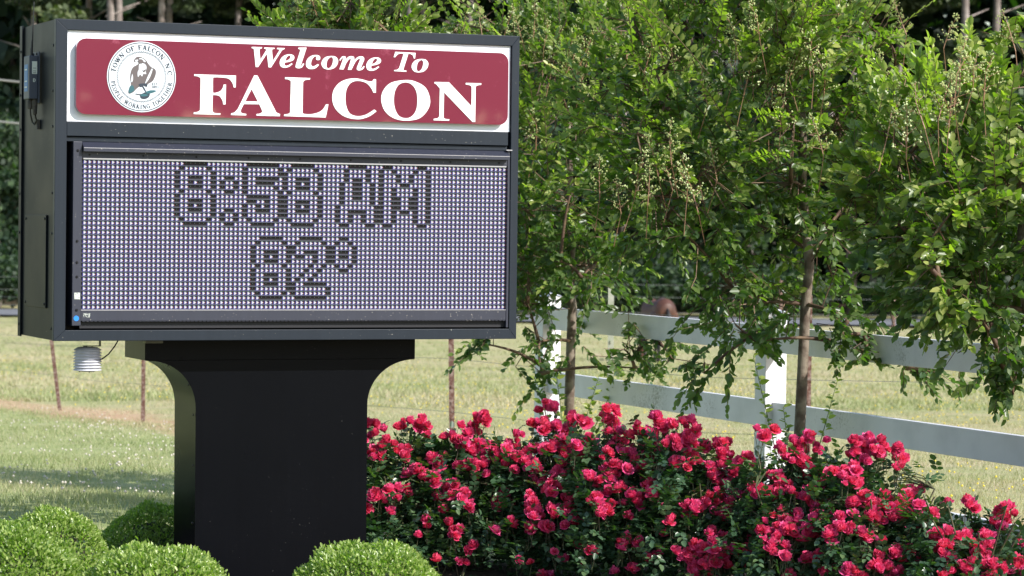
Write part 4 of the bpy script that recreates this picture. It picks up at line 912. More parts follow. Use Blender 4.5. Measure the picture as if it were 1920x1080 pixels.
# panicle of flower buds
def panicle_mesh(seed):
    r = random.Random(seed); st = MB(); bd = MB()
    Hh = 0.19
    st.tube([(0, 0, 0), (r.uniform(-.01, .01), r.uniform(-.01, .01), Hh*0.6), (r.uniform(-.015, .015), r.uniform(-.015, .015), Hh)], [0.0028, 0.002, 0.0012], 4)
    def bud(p, k):
        b = len(bd.v); x, y, z = p
        bd.v += [(x+k, y, z), (x, y+k, z), (x-k, y, z), (x, y-k, z), (x, y, z+k*1.1), (x, y, z-k*1.1)]
        bd.f += [(b, b+1, b+4), (b+1, b+2, b+4), (b+2, b+3, b+4), (b+3, b, b+4), (b+1, b, b+5), (b+2, b+1, b+5), (b+3, b+2, b+5), (b, b+3, b+5)]
    for i in range(13):
        z = 0.02+Hh*0.95*i/13; a = i*2.4+r.random(); L = 0.075*(1-z/Hh*0.8)*r.uniform(.7, 1.15)
        tip = (L*math.cos(a), L*math.sin(a), z+L*0.55)
        st.tube([(0, 0, z), tip], [0.0016, 0.0009], 3, cap=False)
        for k in range(3 + int(L*70)):
            t = r.uniform(0.35, 1.05)
            bud((tip[0]*t+r.uniform(-.009, .009), tip[1]*t+r.uniform(-.009, .009), z+(tip[2]-z)*t+r.uniform(-.007, .01)), r.uniform(0.0034, 0.0058))
    for k in range(6): bud((r.uniform(-.008, .008), r.uniform(-.008, .008), Hh+r.uniform(-.01, .01)), 0.003)
    m = bpy.data.meshes.new('flower_bud_spike')
    m.from_pydata(st.v+bd.v, [], st.f+[tuple(i+len(st.v) for i in f) for f in bd.f])
    m.materials.append(MT['stem_red']); m.materials.append(MT['bud'])
    mi = [0]*len(st.f)+[1]*len(bd.f); m.polygons.foreach_set('material_index', mi)
    return m
PAN = [panicle_mesh(i) for i in range(5)]

def myrtle(px_base, Y, centre, radii, ntips, seed, label, panicles=(), trunk_r=0.033, nparts=300, fork=1.0, extra=(), shoots=0, leafscale=1.0, sprigs=110, nauto=30, per_tip=19, fork_top=1.9):
    rg = np.random.default_rng(seed); rd = random.Random(seed)
    b = at(px_base, 800, Y); base = Vector((b.x, Y, gz(b.x, Y)-0.03))
    root = empty('crepe_myrtle', base); tag(root, label, 'tree', 'young crepe myrtle trees along the white fence')
    o3 = np.array(base)
    # trunk
    tp = [Vector((0, 0, 0)), Vector((rd.uniform(-.01, .01), 0, 0.5)), Vector((rd.uniform(-.02, .02), rd.uniform(-.02, .02), fork))]
    z = fork
    while z < fork_top:
        z += 0.2; tp.append(tp[-1]+Vector((rd.uniform(-.035, .035), rd.uniform(-.035, .035), 0.2)))
    rr = [trunk_r*(1.12 if i == 0 else 1.0-0.55*max(0, p.z-fork*0.6)/(fork_top)) for i, p in enumerate(tp)]
    mb = MB(); mb.tube(tp, rr, 12); mb.build('trunk', MT['bark_myrtle'], root, smooth=True)
    nodes = []
    for i in range(2, len(tp)): nodes.append(np.array(tp[i])+o3)
    if fork < 1.25: nodes.append(np.array(tp[2])+o3)
    C = np.array(centre); R = np.array(radii)
    # limb ends spread through the crown
    limbs = []
    tries = 0
    while len(limbs) < 34 and tries < 4000:
        tries += 1
        v = rg.normal(size=3); v /= np.linalg.norm(v); v *= rg.uniform(0.45, 0.95)
        p = C+v*R
        if p[2] < 0.95: continue
        if all(np.linalg.norm(p-q) > 0.30 for q in limbs): limbs.append(p)
    limbs += [np.array(e) for e in extra]
    allnodes = list(nodes); owner = list(range(len(nodes))); limb_mb = {}
    limbs.sort(key=lambda p: np.linalg.norm(p-nodes[0]))
    for p in limbs:
        A = np.array(allnodes)
        cost = np.linalg.norm(A-p, axis=1) + 0.6*np.maximum(0, A[:, 2]-p[2]+0.15)
        qi = int(np.argmin(cost)); q = A[qi]; own_ = owner[qi]
        mid = (p+q)/2 + np.array([0, 0, 0.10*np.linalg.norm(p-q)]) + rg.normal(size=3)*0.02
        pts = []
        nseg = 6
        for k in range(nseg+1):
            t = k/nseg
            x = (1-t)**2*q + 2*t*(1-t)*mid + t*t*p
            pts.append(x)
        for x in pts[2:]: allnodes.append(x); owner.append(own_)
        r0 = 0.0125 if np.linalg.norm(q-nodes[0]) < 0.9 else 0.008
        limb_mb.setdefault(own_, MB()).tube([Vector(x-o3) for x in pts], [r0*(1-0.62*k/nseg) for k in range(nseg+1)], 6)
    for lb in limb_mb.values(): lb.build('limb', MT['bark_twig'], root, smooth=True)
    # twigs with leaves, clustered round the limb ends
    A = np.array(allnodes)
    tw = MB()
    pos, dr, nm, ln, tn = [], [], [], [], []
    limbA = np.array(limbs)
    own = [q for q in limbs if not any(np.allclose(q, e) for e in extra)]
    limbA = np.array(own)
    for i in range(ntips):
        c = limbA[rg.integers(len(limbA))]
        v = rg.normal(size=3)*np.array([0.17, 0.17, 0.15])
        p = c+v
        e = (p-C)/R; el = np.linalg.norm(e)
        if el > 1.12: p = C+(p-C)/el*1.08
        if i < len(extra)*5:
            c = np.array(extra[i % len(extra)]); p = c+rg.normal(size=3)*np.array([0.07, 0.07, 0.05])
        q = A[int(np.argmin(np.linalg.norm(A-p, axis=1)+rg.uniform(0, .22, len(A))))]
        out = (p-C)/R; out = out/max(np.linalg.norm(out), .1)
        hz = (p[2]-C[2])/R[2]
        gdir = unit((p-q)[None]*0.7+out[None]*0.22+rg.normal(size=(1, 3))*0.13+np.array([[0, 0, 0.20+0.16*hz]]))[0]
        if i < len(extra)*5: gdir = unit((gdir*np.array([1, 1, .3])+np.array([0, 0, -0.35]))[None])[0]
        L = rg.uniform(0.16, 0.30)
        s0 = p-gdir*L*0.5
        bend = rg.normal(size=3)*0.035+np.array([0, 0, -0.02])
        pts = [q, s0, s0+gdir*L*0.5+bend*0.4, s0+gdir*L+bend]
        if np.linalg.norm(q-s0) > 0.30: pts = [s0-gdir*0.05]+pts[1:]
        tw.tube([Vector(x-o3) for x in pts], [0.0034, 0.0028, 0.0020, 0.0010][-len(pts):], 3, cap=False)
        n = int(per_tip*L/0.23)
        young = 1.0 if rg.random() < 0.08+0.16*max(0, (p[2]-C[2])/R[2]) else 0.0
        t = np.linspace(0.04, 1.02, n)
        P = s0+np.outer(t, gdir)*L+np.outer(t*t, bend)
        sd = np.cross(gdir, np.array([0, 0, 1.0])); sd = sd/max(np.linalg.norm(sd), .1); up = np.cross(sd, gdir)
        ang = np.arange(n)*math.pi + rg.normal(size=n)*0.7 + (rg.random() < .4)*math.pi/2
        rad = np.outer(np.cos(ang), sd)+np.outer(np.sin(ang)*0.6, up)
        spread = np.linspace(1.15, 0.35, n)[:, None]
        d_ = gdir[None]*0.75 + rad*spread + rg.normal(size=(n, 3))*0.18 + np.array([[0, 0, 0.02]])
        n_ = np.array([[0, -0.25, 0.7]])+rg.normal(size=(n, 3))*0.55+out[None]*0.25
        pos.append(P); dr.append(d_); nm.append(n_)
        sz = rg.uniform(0.038, 0.064, n)*leafscale*np.where(t > .85, .75, 1)
        ln.append(sz)
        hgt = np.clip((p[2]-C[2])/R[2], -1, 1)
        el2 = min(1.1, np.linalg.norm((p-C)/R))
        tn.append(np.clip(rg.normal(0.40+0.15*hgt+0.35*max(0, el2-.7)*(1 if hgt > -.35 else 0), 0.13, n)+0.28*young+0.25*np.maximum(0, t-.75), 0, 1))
    # long new sprigs standing out of the crown
    for i in range(sprigs):
        v = rg.normal(size=3); v /= np.linalg.norm(v); v[1] = -abs(v[1]) if rg.random() < .7 else v[1]
        if v[2] < -.35: continue
        s0 = C+v*R*rg.uniform(.72, .98)
        gdir = unit((v*.6+rg.normal(size=3)*.25+np.array([0, 0, .55]))[None])[0]
        L = rg.uniform(.28, .50); bend = v*.10*L+np.array([0, 0, -.06])
        tw.tube([Vector(x-o3) for x in (s0-gdir*.1, s0+gdir*L*.5+bend*.25, s0+gdir*L+bend)], [.0028, .0022, .001], 3, cap=False)
        n = 22; t = np.linspace(0, 1, n); P = s0+np.outer(t, gdir)*L+np.outer(t*t, bend)
        sd = np.cross(gdir, v); sd /= max(np.linalg.norm(sd), .1); up = np.cross(sd, gdir)
        sg = np.where(np.arange(n) % 2 == 0, 1, -1)[:, None]
        rad = sg*sd[None]+rg.normal(size=(n, 3))*.25
        pos.append(P); dr.append(gdir[None]*.7+rad*np.linspace(1.0, .3, n)[:, None]+np.array([[0, 0, -.05]])); nm.append(up[None]*np.sign(up[2] if abs(up[2]) > .05 else 1)+rg.normal(size=(n, 3))*.3+np.array([[0, -.2, .3]]))
        ln.append(rg.uniform(.040, .062, n)*leafscale*np.linspace(1.05, .6, n)); tn.append(np.clip(rg.normal(.62, .08)+.22*t+rg.normal(0, .05, n), 0, 1))
    tw.build('twigs', MT['bark_twig'], root).__setitem__('kind', 'stuff')
    pos = np.concatenate(pos); dr = np.concatenate(dr); nm = np.concatenate(nm); ln = np.concatenate(ln); tn = np.concatenate(tn)
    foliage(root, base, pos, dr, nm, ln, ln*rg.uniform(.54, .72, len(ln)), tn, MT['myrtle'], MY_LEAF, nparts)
    tops = [p for p in own if p[2] > C[2]-0.1*R[2]]
    auto = [Vector(tops[rd.randrange(len(tops))])-base+Vector((rd.uniform(-.22, .22), rd.uniform(-.3, .1), rd.uniform(.05, .28))) for _ in range(nauto)]
    wl = [at(px, py, Y+dz) - base for px, py, dz in panicles]+auto
    for k, w in enumerate(wl):
        lean = Euler((rd.uniform(-.35, .35), rd.uniform(-.35, .35), rd.uniform(0, 6)))
        s_ = rd.uniform(0.85, 1.35)
        w.z -= 0.10*s_
        link('flower_bud_spike', PAN[k % 5], root, Matrix.Translation(w) @ lean.to_matrix().to_4x4() @ Matrix.Scale(s_, 4))
        stem = MB(); stem.tube([w, w-Vector((rd.uniform(-.05, .05), rd.uniform(-.1, .02), 0.16))], [0.002, 0.0025], 4, cap=False); stem.build('twig', MT['stem_red'], root)
    # leafy shoots from the foot
    for k in range(shoots):
        rgk = np.random.default_rng(seed*7+k)
        a = rgk.uniform(0, 6.28); h = rgk.uniform(0.75, 1.05)
        q0 = np.array([0.05*math.cos(a), 0.05*math.sin(a), 0.0]); q1 = np.array([(0.10+0.075*k)*(1 if k % 2 else -1), -0.08+0.05*math.sin(a), h])
        mb = MB(); mb.tube([Vector(q0), Vector((q0+q1)/2+np.array([0, 0, .05])), Vector(q1)], [0.004, 0.003, 0.0015], 5); sh_ = mb.build('basal_shoot', MT['stem_green'], root)
        n = 40; t = np.linspace(0.3, 1, n); P = q0+np.outer(t, q1-q0)
        ang = np.arange(n)*1.6+rgk.normal(size=n)*.3
        d_ = np.stack([np.cos(ang), np.sin(ang), np.full(n, 0.35)], 1); n_ = np.array([[0, -.7, .6]])+rgk.normal(size=(n, 3))*.3
        l_ = rgk.uniform(.055, .095, n)*np.linspace(1, .55, n)
        o = link('shoot_leaves', leaf_mesh('shoot_leaves', MT['myrtle'], leaf_arrays(P, d_, n_, l_, l_*.50), np.clip(rgk.normal(.68, .1, n), 0, 1)), sh_); o['kind'] = 'stuff'
    return root

def E(px, py, Y): return tuple(at(px, py, Y))
myrtle(1068, 17.6, (0.27, 17.6, 2.14), (0.86, 0.85, 1.28), 880, 3, 'crepe myrtle tree directly right of the sign, its trunk beside the far white post',
       panicles=[(1000, 45, -.6), (1020, 62, -.7), (1045, 75, -.6), (1068, 62, -.7), (1085, 90, -.7), (1035, 100, -.8), (1092, 112, -.7), (1130, 48, -.6), (1165, 60, -.7), (1178, 92, -.7), (985, 60, -.6), (1060, 110, -.8), (1005, 240, -.8), (1010, 95, -.5), (1150, 105, -.7), (905, 40, -.6), (940, 45, -.5), (860, 45, -.4)],
       extra=[E(1010, 640, 17.3), E(1015, 700, 17.25), E(1230, 640, 17.0), E(1260, 672, 16.9), E(1170, 655, 17.0), E(905, 645, 17.1), E(1040, 490, 16.9), E(1090, 520, 16.9), E(850, 50, 17.5), E(920, 60, 17.4), E(1190, 690, 17.1)], shoots=4, fork=1.02, fork_top=2.3)
myrtle(1500, 14.9, (1.17, 14.9, 2.27), (0.86, 0.85, 1.10), 930, 8, 'crepe myrtle tree with mottled trunk in front of the middle white post',
       panicles=[(1235, 290, -.8), (1262, 312, -.8), (1288, 332, -.9), (1215, 345, -.9), (1345, 300, -.7), (1395, 132, -.7), (1375, 112, -.6), (1328, 155, -.6), (1125, 330, -.7), (1165, 365, -.8), (1190, 325, -.8), (1735, 150, -.5), (1770, 55, -.3), (1650, 130, -.5), (1700, 30, -.3), (1500, 50, -.6), (1260, 265, -.9), (1310, 350, -.9), (1480, 110, -.7)],
       extra=[E(1320, 700, 14.5), E(1660, 640, 14.6), E(1700, 690, 14.5), E(1620, 660, 14.5), E(1760, 700, 14.4), E(1560, 640, 14.5), E(1380, 610, 14.4), E(1700, 110, 14.8), E(1640, 60, 14.7), E(1420, 640, 14.4), E(1590, 600, 14.5)], shoots=3, fork=1.28, fork_top=2.6, trunk_r=0.030)
myrtle(1946, 13.05, (2.18, 13.1, 1.80), (0.66, 0.60, 0.56), 580, 15, 'crepe myrtle tree at the right edge with large leaves and hanging lower twigs',
       panicles=[(1800, 115, -.5), (1825, 125, -.5), (1790, 145, -.6), (1760, 175, -.6), (1905, 55, -.3), (1735, 195, -.6), (1845, 140, -.5), (1665, 215, -.5), (1700, 240, -.5), (1780, 185, -.6), (1545, 250, -.2)],
       extra=[E(1885, 700, 12.8), E(1870, 650, 12.7), E(1900, 740, 12.8), E(1840, 600, 12.6), E(1780, 590, 12.6), E(1900, 60, 13.1), E(1720, 480, 12.5), E(1760, 520, 12.5), E(1800, 380, 12.4)], fork=1.1, fork_top=2.2, leafscale=1.18, sprigs=45, nauto=4)
myrtle(632, 14.6, (-0.87, 14.6, 2.12), (0.42, 0.40, 0.86), 330, 21, 'crepe myrtle tree behind the sign, only its budding crown showing above the top edge',
       panicles=[(560, 22, -.1), (585, 30, -.1), (615, 35, -.1), (680, 32, -.1), (655, 25, -.1), (700, 40, -.1), (600, 15, 0), (640, 12, 0)],
       extra=[E(570, 35, 14.6), E(620, 30, 14.6), E(690, 35, 14.6)], nparts=60, sprigs=50, nauto=4, fork_top=2.4)

# ------------------------------------------------------------------ clipped boxwood globes
def boxwood(px, py_top, Y, rx, rz, n, seed, label):
    rg = np.random.default_rng(seed)
    t = at(px, py_top+14, Y); base = Vector((t.x, Y, gz(t.x, Y)+0.02)); cz = t.z-rz-base.z
    root = empty('boxwood_shrub', base); tag(root, label, 'shrub', 'clipped round boxwood shrubs at the foot of the sign')
    u = rg.uniform(-0.65, 1, n); ph = rg.uniform(0, 2*math.pi, n); s = np.sqrt(1-u*u)
    nrm = np.stack([s*np.cos(ph), s*np.sin(ph), u], 1)
    bump = 1+0.025*np.sin(nrm[:, 0]*9+seed)+0.025*np.sin(nrm[:, 1]*8+nrm[:, 2]*6)+0.02*np.sin(nrm[:, 2]*17+nrm[:, 0]*15)
    depth = 1-rg.random(n)**2*0.10+(rg.random(n) < .02)*0.05
    P = nrm*np.array([rx, rx, rz])*(bump*depth)[:, None]+np.array([0, 0, cz])
    keep = P[:, 2] > 0.0
    P, nrm = P[keep], nrm[keep]; n = len(P)
    d = nrm*0.9+rg.normal(size=(n, 3))*0.55+np.array([0, 0, .25])
    nn = nrm+rg.normal(size=(n, 3))*0.6+np.array([0, 0, .4])
    L = rg.uniform(0.013, 0.022, n)
    o = link('foliage', leaf_mesh('foliage', MT['box_leaf'], leaf_arrays(P, d, nn, L, L*.52), np.clip(rg.normal(.55, .2, n), 0, 1)), root); o['kind'] = 'stuff'
    mb = MB()
    for k in range(26):
        a = rg.uniform(0, 6.28); u_ = rg.uniform(0.0, .95); s_ = math.sqrt(1-u_*u_)
        e = (rx*.9*s_*math.cos(a), rx*.9*s_*math.sin(a), cz+rz*.9*u_)
        mb.tube([(0, 0, 0), (e[0]*.4, e[1]*.4, e[2]*.6), e], [0.008, 0.005, 0.002], 5)
    mb.build('stems', MT['bark_twig'], root)
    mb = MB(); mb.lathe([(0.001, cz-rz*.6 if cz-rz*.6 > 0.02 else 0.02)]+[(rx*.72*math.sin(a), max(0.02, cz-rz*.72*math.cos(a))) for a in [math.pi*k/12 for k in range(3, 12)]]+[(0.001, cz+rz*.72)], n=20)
    mb.build('dark_core', MAT_INNER, root)  # solid dark core: inner shade put into its colour, blocks see-through
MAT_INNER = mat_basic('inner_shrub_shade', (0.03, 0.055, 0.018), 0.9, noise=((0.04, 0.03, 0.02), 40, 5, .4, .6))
boxwood(5, 972, 10.55, 0.33, 0.34, 30000, 1, 'bright green clipped boxwood globe in the lower left corner')
boxwood(95, 944, 11.9, 0.25, 0.28, 15000, 2, 'smaller shaded boxwood globe just behind the lower left corner one')
boxwood(288, 934, 13.55, 0.25, 0.27, 14000, 3, 'dark shaded boxwood behind the left edge of the column base')
boxwood(285, 1014, 10.5, 0.37, 0.34, 28000, 4, 'bright boxwood globe in front of the column, left of its centre')
boxwood(688, 1008, 10.9, 0.37, 0.34, 28000, 5, 'bright boxwood globe in front of the column, right of its centre beside the roses')

# ------------------------------------------------------------------ red roses
def bloom_mesh(seed, openness=1.0):
    r = random.Random(seed)
    V, F, T = [], [], []
    R = 0.036
    rings = [(7, R*1.0, 0.90, 0.0), (7, R*0.90, 0.55, 0.3), (6, R*0.72, 0.38, 0.55), (5, R*0.50, 0.25, 0.8), (4, R*0.28, 0.12, 1.0)]
    for n, rad, tilt, inn in rings:
        a0 = r.random()*6
        for k in range(n):
            a = a0+2*math.pi*k/n+r.uniform(-.2, .2)
            w = rad*(1.25 if n > 4 else 1.3)*r.uniform(.85, 1.1)
            hgt = 0.027+0.012*inn + r.uniform(-.005, .005); rad = rad*r.uniform(.88, 1.1)
            tl = tilt*openness*r.uniform(.85, 1.15)
            b = len(V)
            for i in range(4):
                u = i/3
                rr = 0.005*(1-inn*.5)+(rad-0.005)*(u**(0.8))*(0.55+0.45*tl)
                z = hgt*(u**(0.9+0.8*tl))*(1.25-0.55*tl) + (0.004*math.sin(3*a) if i == 3 else 0)
                if i == 3: z -= 0.007*tl+r.uniform(-.002, .002); rr += 0.003*tl
                for j in range(3):
                    v = j/2-.5
                    ww = w*(0.35+0.65*math.sin(min(1, u*1.15)*math.pi*.55))
                    rr2 = rr - (v*v)*ww*0.35*(1-tl*.3)
                    x, y = rr2, v*ww
                    V.append((x*math.cos(a)-y*math.sin(a), x*math.sin(a)+y*math.cos(a), z+(0.004*abs(v)*2 if i == 3 else 0)+r.uniform(-.0015, .0015)))
            for i in range(3):
                for j in range(2):
                    F.append((b+i*3+j, b+i*3+j+1, b+(i+1)*3+j+1, b+(i+1)*3+j)); T.append(min(1, max(0, (1.0 if i == 2 else 0.2)*r.uniform(.2, 1.3)*(0.6+0.4*inn))))
    m = bpy.data.meshes.new('bloom'); m.from_pydata(V, [], F); m.materials.append(MT['petal'])
    a_ = m.attributes.new('tint', 'FLOAT', 'FACE'); a_.data.foreach_set('value', np.array(T, dtype=np.float32))
    m.shade_smooth()
    return m
BLOOM = [bloom_mesh(i, 0.75+0.08*i) for i in range(8)]
BUDM = bloom_mesh(50, 0.25)
def sepal_mesh():
    mb = MB(); mb.lathe([(0.002, -0.012), (0.006, -0.006), (0.008, 0.003)], n=6)
    return mb.mesh('calyx', MT['stem_green'])
CALYX = sepal_mesh()

bushes = [(745, 13.55), (885, 13.5), (1030, 13.4), (1180, 13.15), (1330, 12.95), (1490, 12.65), (1650, 12.45), (1830, 12.2)]
BL = ['leftmost rose bush, its red blooms against the right edge of the black column', 'red rose bush below the rusty fence post, second from the column',
      'red rose bush at the foot of the far white post and myrtle trunk', 'tall red rose bush just right of the first myrtle trunk',
      'red rose bush between the two myrtle trunks, left of the middle white post', 'pink red rose bush in front of the middle white post',
      'dense rose bush under the dark red cluster right of the second myrtle trunk', 'rightmost rose bush with sparse tall blooms in front of the lowest rail']
blooms = [[] for _ in bushes]
def top_profile(px):
    pts = [(650, 800), (690, 800), (780, 805), (850, 815), (900, 800), (960, 830), (1030, 790), (1080, 800), (1130, 800), (1200, 815), (1240, 800), (1300, 820), (1350, 850), (1400, 860), (1440, 850), (1500, 850), (1560, 845), (1620, 850), (1680, 900), (1740, 935), (1800, 955), (1860, 955), (1920, 990), (2100, 1000)]
    for (a, b), (c, d) in zip(pts, pts[1:]):
        if a <= px <= c: return b+(d-b)*(px-a)/(c-a)
    return 900
def proj(p):
    x, y, z = p[0], p[1], p[2]-CAM_H
    d = y*cp - z*sp; v = y*sp + z*cp
    u = FPX*x/d; w = -FPX*v/d
    return 960+u*cr-w*sr, 540+u*sr+w*cr
def surf(k, x, y):
    """distance of the hedge's front face where the photograph shows (x, y)"""
    t = min(1, max(0, (y-top_profile(x))/190))
    return bushes[k][1] + 0.10 - 0.46*t
rnd = random.Random(77)
for tok in ROSES.split():
    cx, cy, n, s_ = map(int, tok.split(','))
    k = min(range(len(bushes)), key=lambda i: abs(bushes[i][0]-cx+rnd.uniform(-30, 30)))
    Yb = bushes[k][1]
    dcl = rnd.uniform(-0.08, 0.08)
    for i in range(n + (n > 1)*int(0.75*n+rnd.random())):
        a = rnd.uniform(0, 6.28); rr = s_*1.08*math.sqrt(rnd.random())*(1.0 if n > 1 else 0)
        x, y = cx+rr*math.cos(a), cy+rr*math.sin(a)*0.8
        # top of the hedge is furthest back, blooms lower down stand nearer to us
        Y = surf(k, x, y) + dcl*0.6 + rnd.uniform(-.05, .03)
        blooms[k].append((at(x, y, Y), False))
for i in range(150):                                        # single blooms and buds low on the hedge, most at the right
    x = 760+1180*rnd.random()**.55; y = max(top_profile(x)+70, 1085-170*rnd.random()**1.3)
    k = min(range(len(bushes)), key=lambda j: abs(bushes[j][0]-x)); dx_, dy_ = rnd.uniform(-14, 14), rnd.uniform(-10, 10)
    blooms[k].append((at(x, y, surf(k, x, y)), False))
    if rnd.random() < .6: blooms[k].append((at(x+dx_, y+dy_, surf(k, x, y)+.01), False))
for k, (px, Y) in enumerate(bushes):
    rg = np.random.default_rng(100+k); rd = random.Random(100+k)
    c0 = at(px, 1000, Y); base = Vector((c0.x, Y, gz(c0.x, Y)+0.01))
    root = empty('rose_bush', base); tag(root, BL[k], 'rose bush', 'red rose bushes in a row below the white fence')
    o3 = np.array(base)
    ends = []
    cn = MB()
    canes = []
    for i in range(16):
        a = rd.uniform(0, 6.28); sp_ = rd.uniform(0.1, 0.30)
        pts = [Vector((rd.uniform(-.06, .06), rd.uniform(-.06, .06), -0.02)), Vector((sp_*.4*math.cos(a), sp_*.4*math.sin(a), 0.2)), Vector((sp_*math.cos(a), sp_*.8*math.sin(a), rd.uniform(0.36, 0.5)))]
        cn.tube(pts, [0.007, 0.005, 0.0035], 5, cap=False); canes += [pts[1], pts[2], (pts[1]+pts[2])/2]
    # leafy shoots filling the bush under the bloom line
    pos, dr, nm, ln, tn = [], [], [], [], []
    def spray(p, gdir, n, size):
        """n compound leaves of five leaflets round p"""
        for _ in range(n):
            ax = unit((gdir+rg.normal(size=3)*0.9+np.array([0, 0, .1]))[None])[0]
            sd = np.cross(ax, [0, 0, 1.0]); sd = sd/max(.1, np.linalg.norm(sd)); up = np.cross(sd, ax)
            q = p+rg.normal(size=3)*0.02
            sz = size*rg.uniform(.75, 1.2)
            tt = np.clip(rg.normal(.45, .17), 0, 1)
            for (f, sg) in ((.35, 1), (.35, -1), (.7, 1), (.7, -1), (.95, 0)):
                pos.append(q+ax*f*0.075*sz/0.033); dr.append(ax*(.6 if sg else 1)+sd*sg*.85+rg.normal(size=3)*.12); nm.append(up+rg.normal(size=3)*.25)
                ln.append(sz*(1.12 if not sg else .95)); tn.append(tt)
    halfw = 0.27
    tot = 0
    for i in range(900):
        dx = rg.uniform(-halfw, halfw); X = base.x+dx*1.05
        fy = rg.uniform(-.40, .32)
        Yp = Y+fy
        pxl = 960+(X/Yp)*FPX
        ytop = top_profile(pxl)
        ztop = at(pxl, ytop, Y+0.1).z - 0.05 - abs(fy)**2*1.6*(1 if fy < 0 else .6)
        z = base.z+0.01+(max(0.15, ztop-base.z)-0.01)*rg.random()**0.75
        pu, pv = proj((X, Yp, z))
        if Yp < surf(k, pu, pv)+0.035 and rg.random() < .93: continue
        spray(np.array([X, Yp, z]), np.array([0, -0.6, .3]), 2, 0.031)
    bm_ = MB(); nb = 0
    for (p, _) in blooms[k]:
        q = p-base
        sun_t = Vector((0.30, -0.55, 0.9))+Vector((rd.uniform(-.7, .7), rd.uniform(-.5, .5), rd.uniform(-.35, .5)))
        s_ = rd.choice((0.70, 0.82, 0.9, 0.95, 1.0, 1.05, 1.1, 0.6))*0.75
        M = Matrix.Translation(q) @ sun_t.to_track_quat('Z', 'Y').to_matrix().to_4x4() @ Euler((0, 0, rd.uniform(0, 6))).to_matrix().to_4x4() @ Matrix.Scale(s_, 4)
        bl = link('bloom', BUDM if rd.random() < .11 else BLOOM[rd.randrange(8)], root, M)
        link('calyx', CALYX, bl)
        st = min(canes, key=lambda c: (c-q).length+ (0 if c.z < q.z-.08 else 1))
        dn = q-sun_t.normalized()*0.012
        m_ = (dn+st)/2 + Vector((rd.uniform(-.03, .03), rd.uniform(-.03, .03), -0.03)); knee = dn+Vector((rd.uniform(-.02, .02), rd.uniform(-.01, .03), -rd.uniform(0.05, .10)))
        bm_.tube([dn, knee, m_, st], [0.0014, 0.0017, 0.0025, 0.0032], 4, cap=False)
        if rd.random() < .75: spray(np.array(base+knee)+rg.normal(size=3)*.02, np.array([rg.normal()*.5, -.3, .2]), 1, 0.030)
        if rd.random() < .5: spray(np.array(base+m_)+rg.normal(size=3)*.02, np.array([rg.normal()*.5, -.6, .2]), 2, 0.032)
    for f_ in bm_.f: cn.f.append(tuple(i+len(cn.v) for i in f_))
    cn.v += bm_.v
    cn.build('stems', MT['stem_rose'], root)
    pos, dr, nm, ln, tn = map(np.array, (pos, dr, nm, ln, tn))
    foliage(root, base, pos, dr, nm, ln, ln*rg.uniform(.66, .78, len(ln)), tn, MT['rose_leaf'], RO_LEAF, 150, fold=.1, droop=.08, unit_L=0.036)

# ------------------------------------------------------------------ grass, flowers
rg = np.random.default_rng(9)
def gzv(X, Y):
    return np.array([gz(x, y)+(bumpy(x, y) if y < 103 else 0) for x, y in zip(X, Y)])
def blades(name, n, y0, y1, hmin, hmax, w, tint_fn, power=1.0):
    Y = y0+(y1-y0)*rg.random(n)**power
    X = (rg.random(n)*2-1)*(0.185*Y+1.0)
    ax = X/Y
    vis = (Y < 36) | (np.abs(ax) < .19)
    X, Y = X[vis], Y[vis]; n = len(X)
    clump = 0.5+0.5*np.sin(X*2.1+np.sin(Y*1.3)*2)*np.sin(Y*1.7+np.cos(X*1.1)*2)
    h = (hmin+(hmax-hmin)*rg.random(n))*(.6+.6*clump)
    Z = gzv(X, Y)
    P = np.stack([X, Y, Z-.005], 1)
    a = rg.uniform(0, 6.28, n); sx = np.stack([np.cos(a), np.sin(a), 0*a], 1)*w*rg.uniform(.6, 1.4, n)[:, None]
    ln_ = rg.normal(size=(n, 2))*0.45*h[:, None]
    T = P+np.stack([ln_[:, 0], ln_[:, 1], h], 1)
    V = np.stack([P-sx/2, P+sx/2, T], 1).reshape(-1, 3)
    o = link(name, tri_mesh(name, MT['grass'], V, np.clip(tint_fn(X, Y)+rg.normal(0, .13, n), 0, 1)))
    o['kind'] = 'stuff'; return o
def side_d(X, Y): return (X+3.8)*0.912+(Y-29.7)*0.409
def lawn_t(X, Y):
    d = side_d(X, Y)
    base_ = np.where(d < -.2, 0.36, 0.56)
    base_ = base_+.22*np.exp(-(d/0.7)**2)
    return base_+.13*np.sin(X*1.7+Y*.4)*np.sin(Y*1.1)
o = blades('lawn_grass', 190000, 15.0, 36.0, .02, .055, .007, lawn_t, 1.0); tag(o, 'short green lawn and drier grass around the sign', 'grass')
o = blades('pasture_grass', 150000, 36.0, 97.0, .03, .09, .022, lambda X, Y: 0.56+.16*np.sin(X*.6+Y*.13)*np.sin(Y*.31), 1.3); tag(o, 'dry pale pasture grass stretching to the road', 'grass')
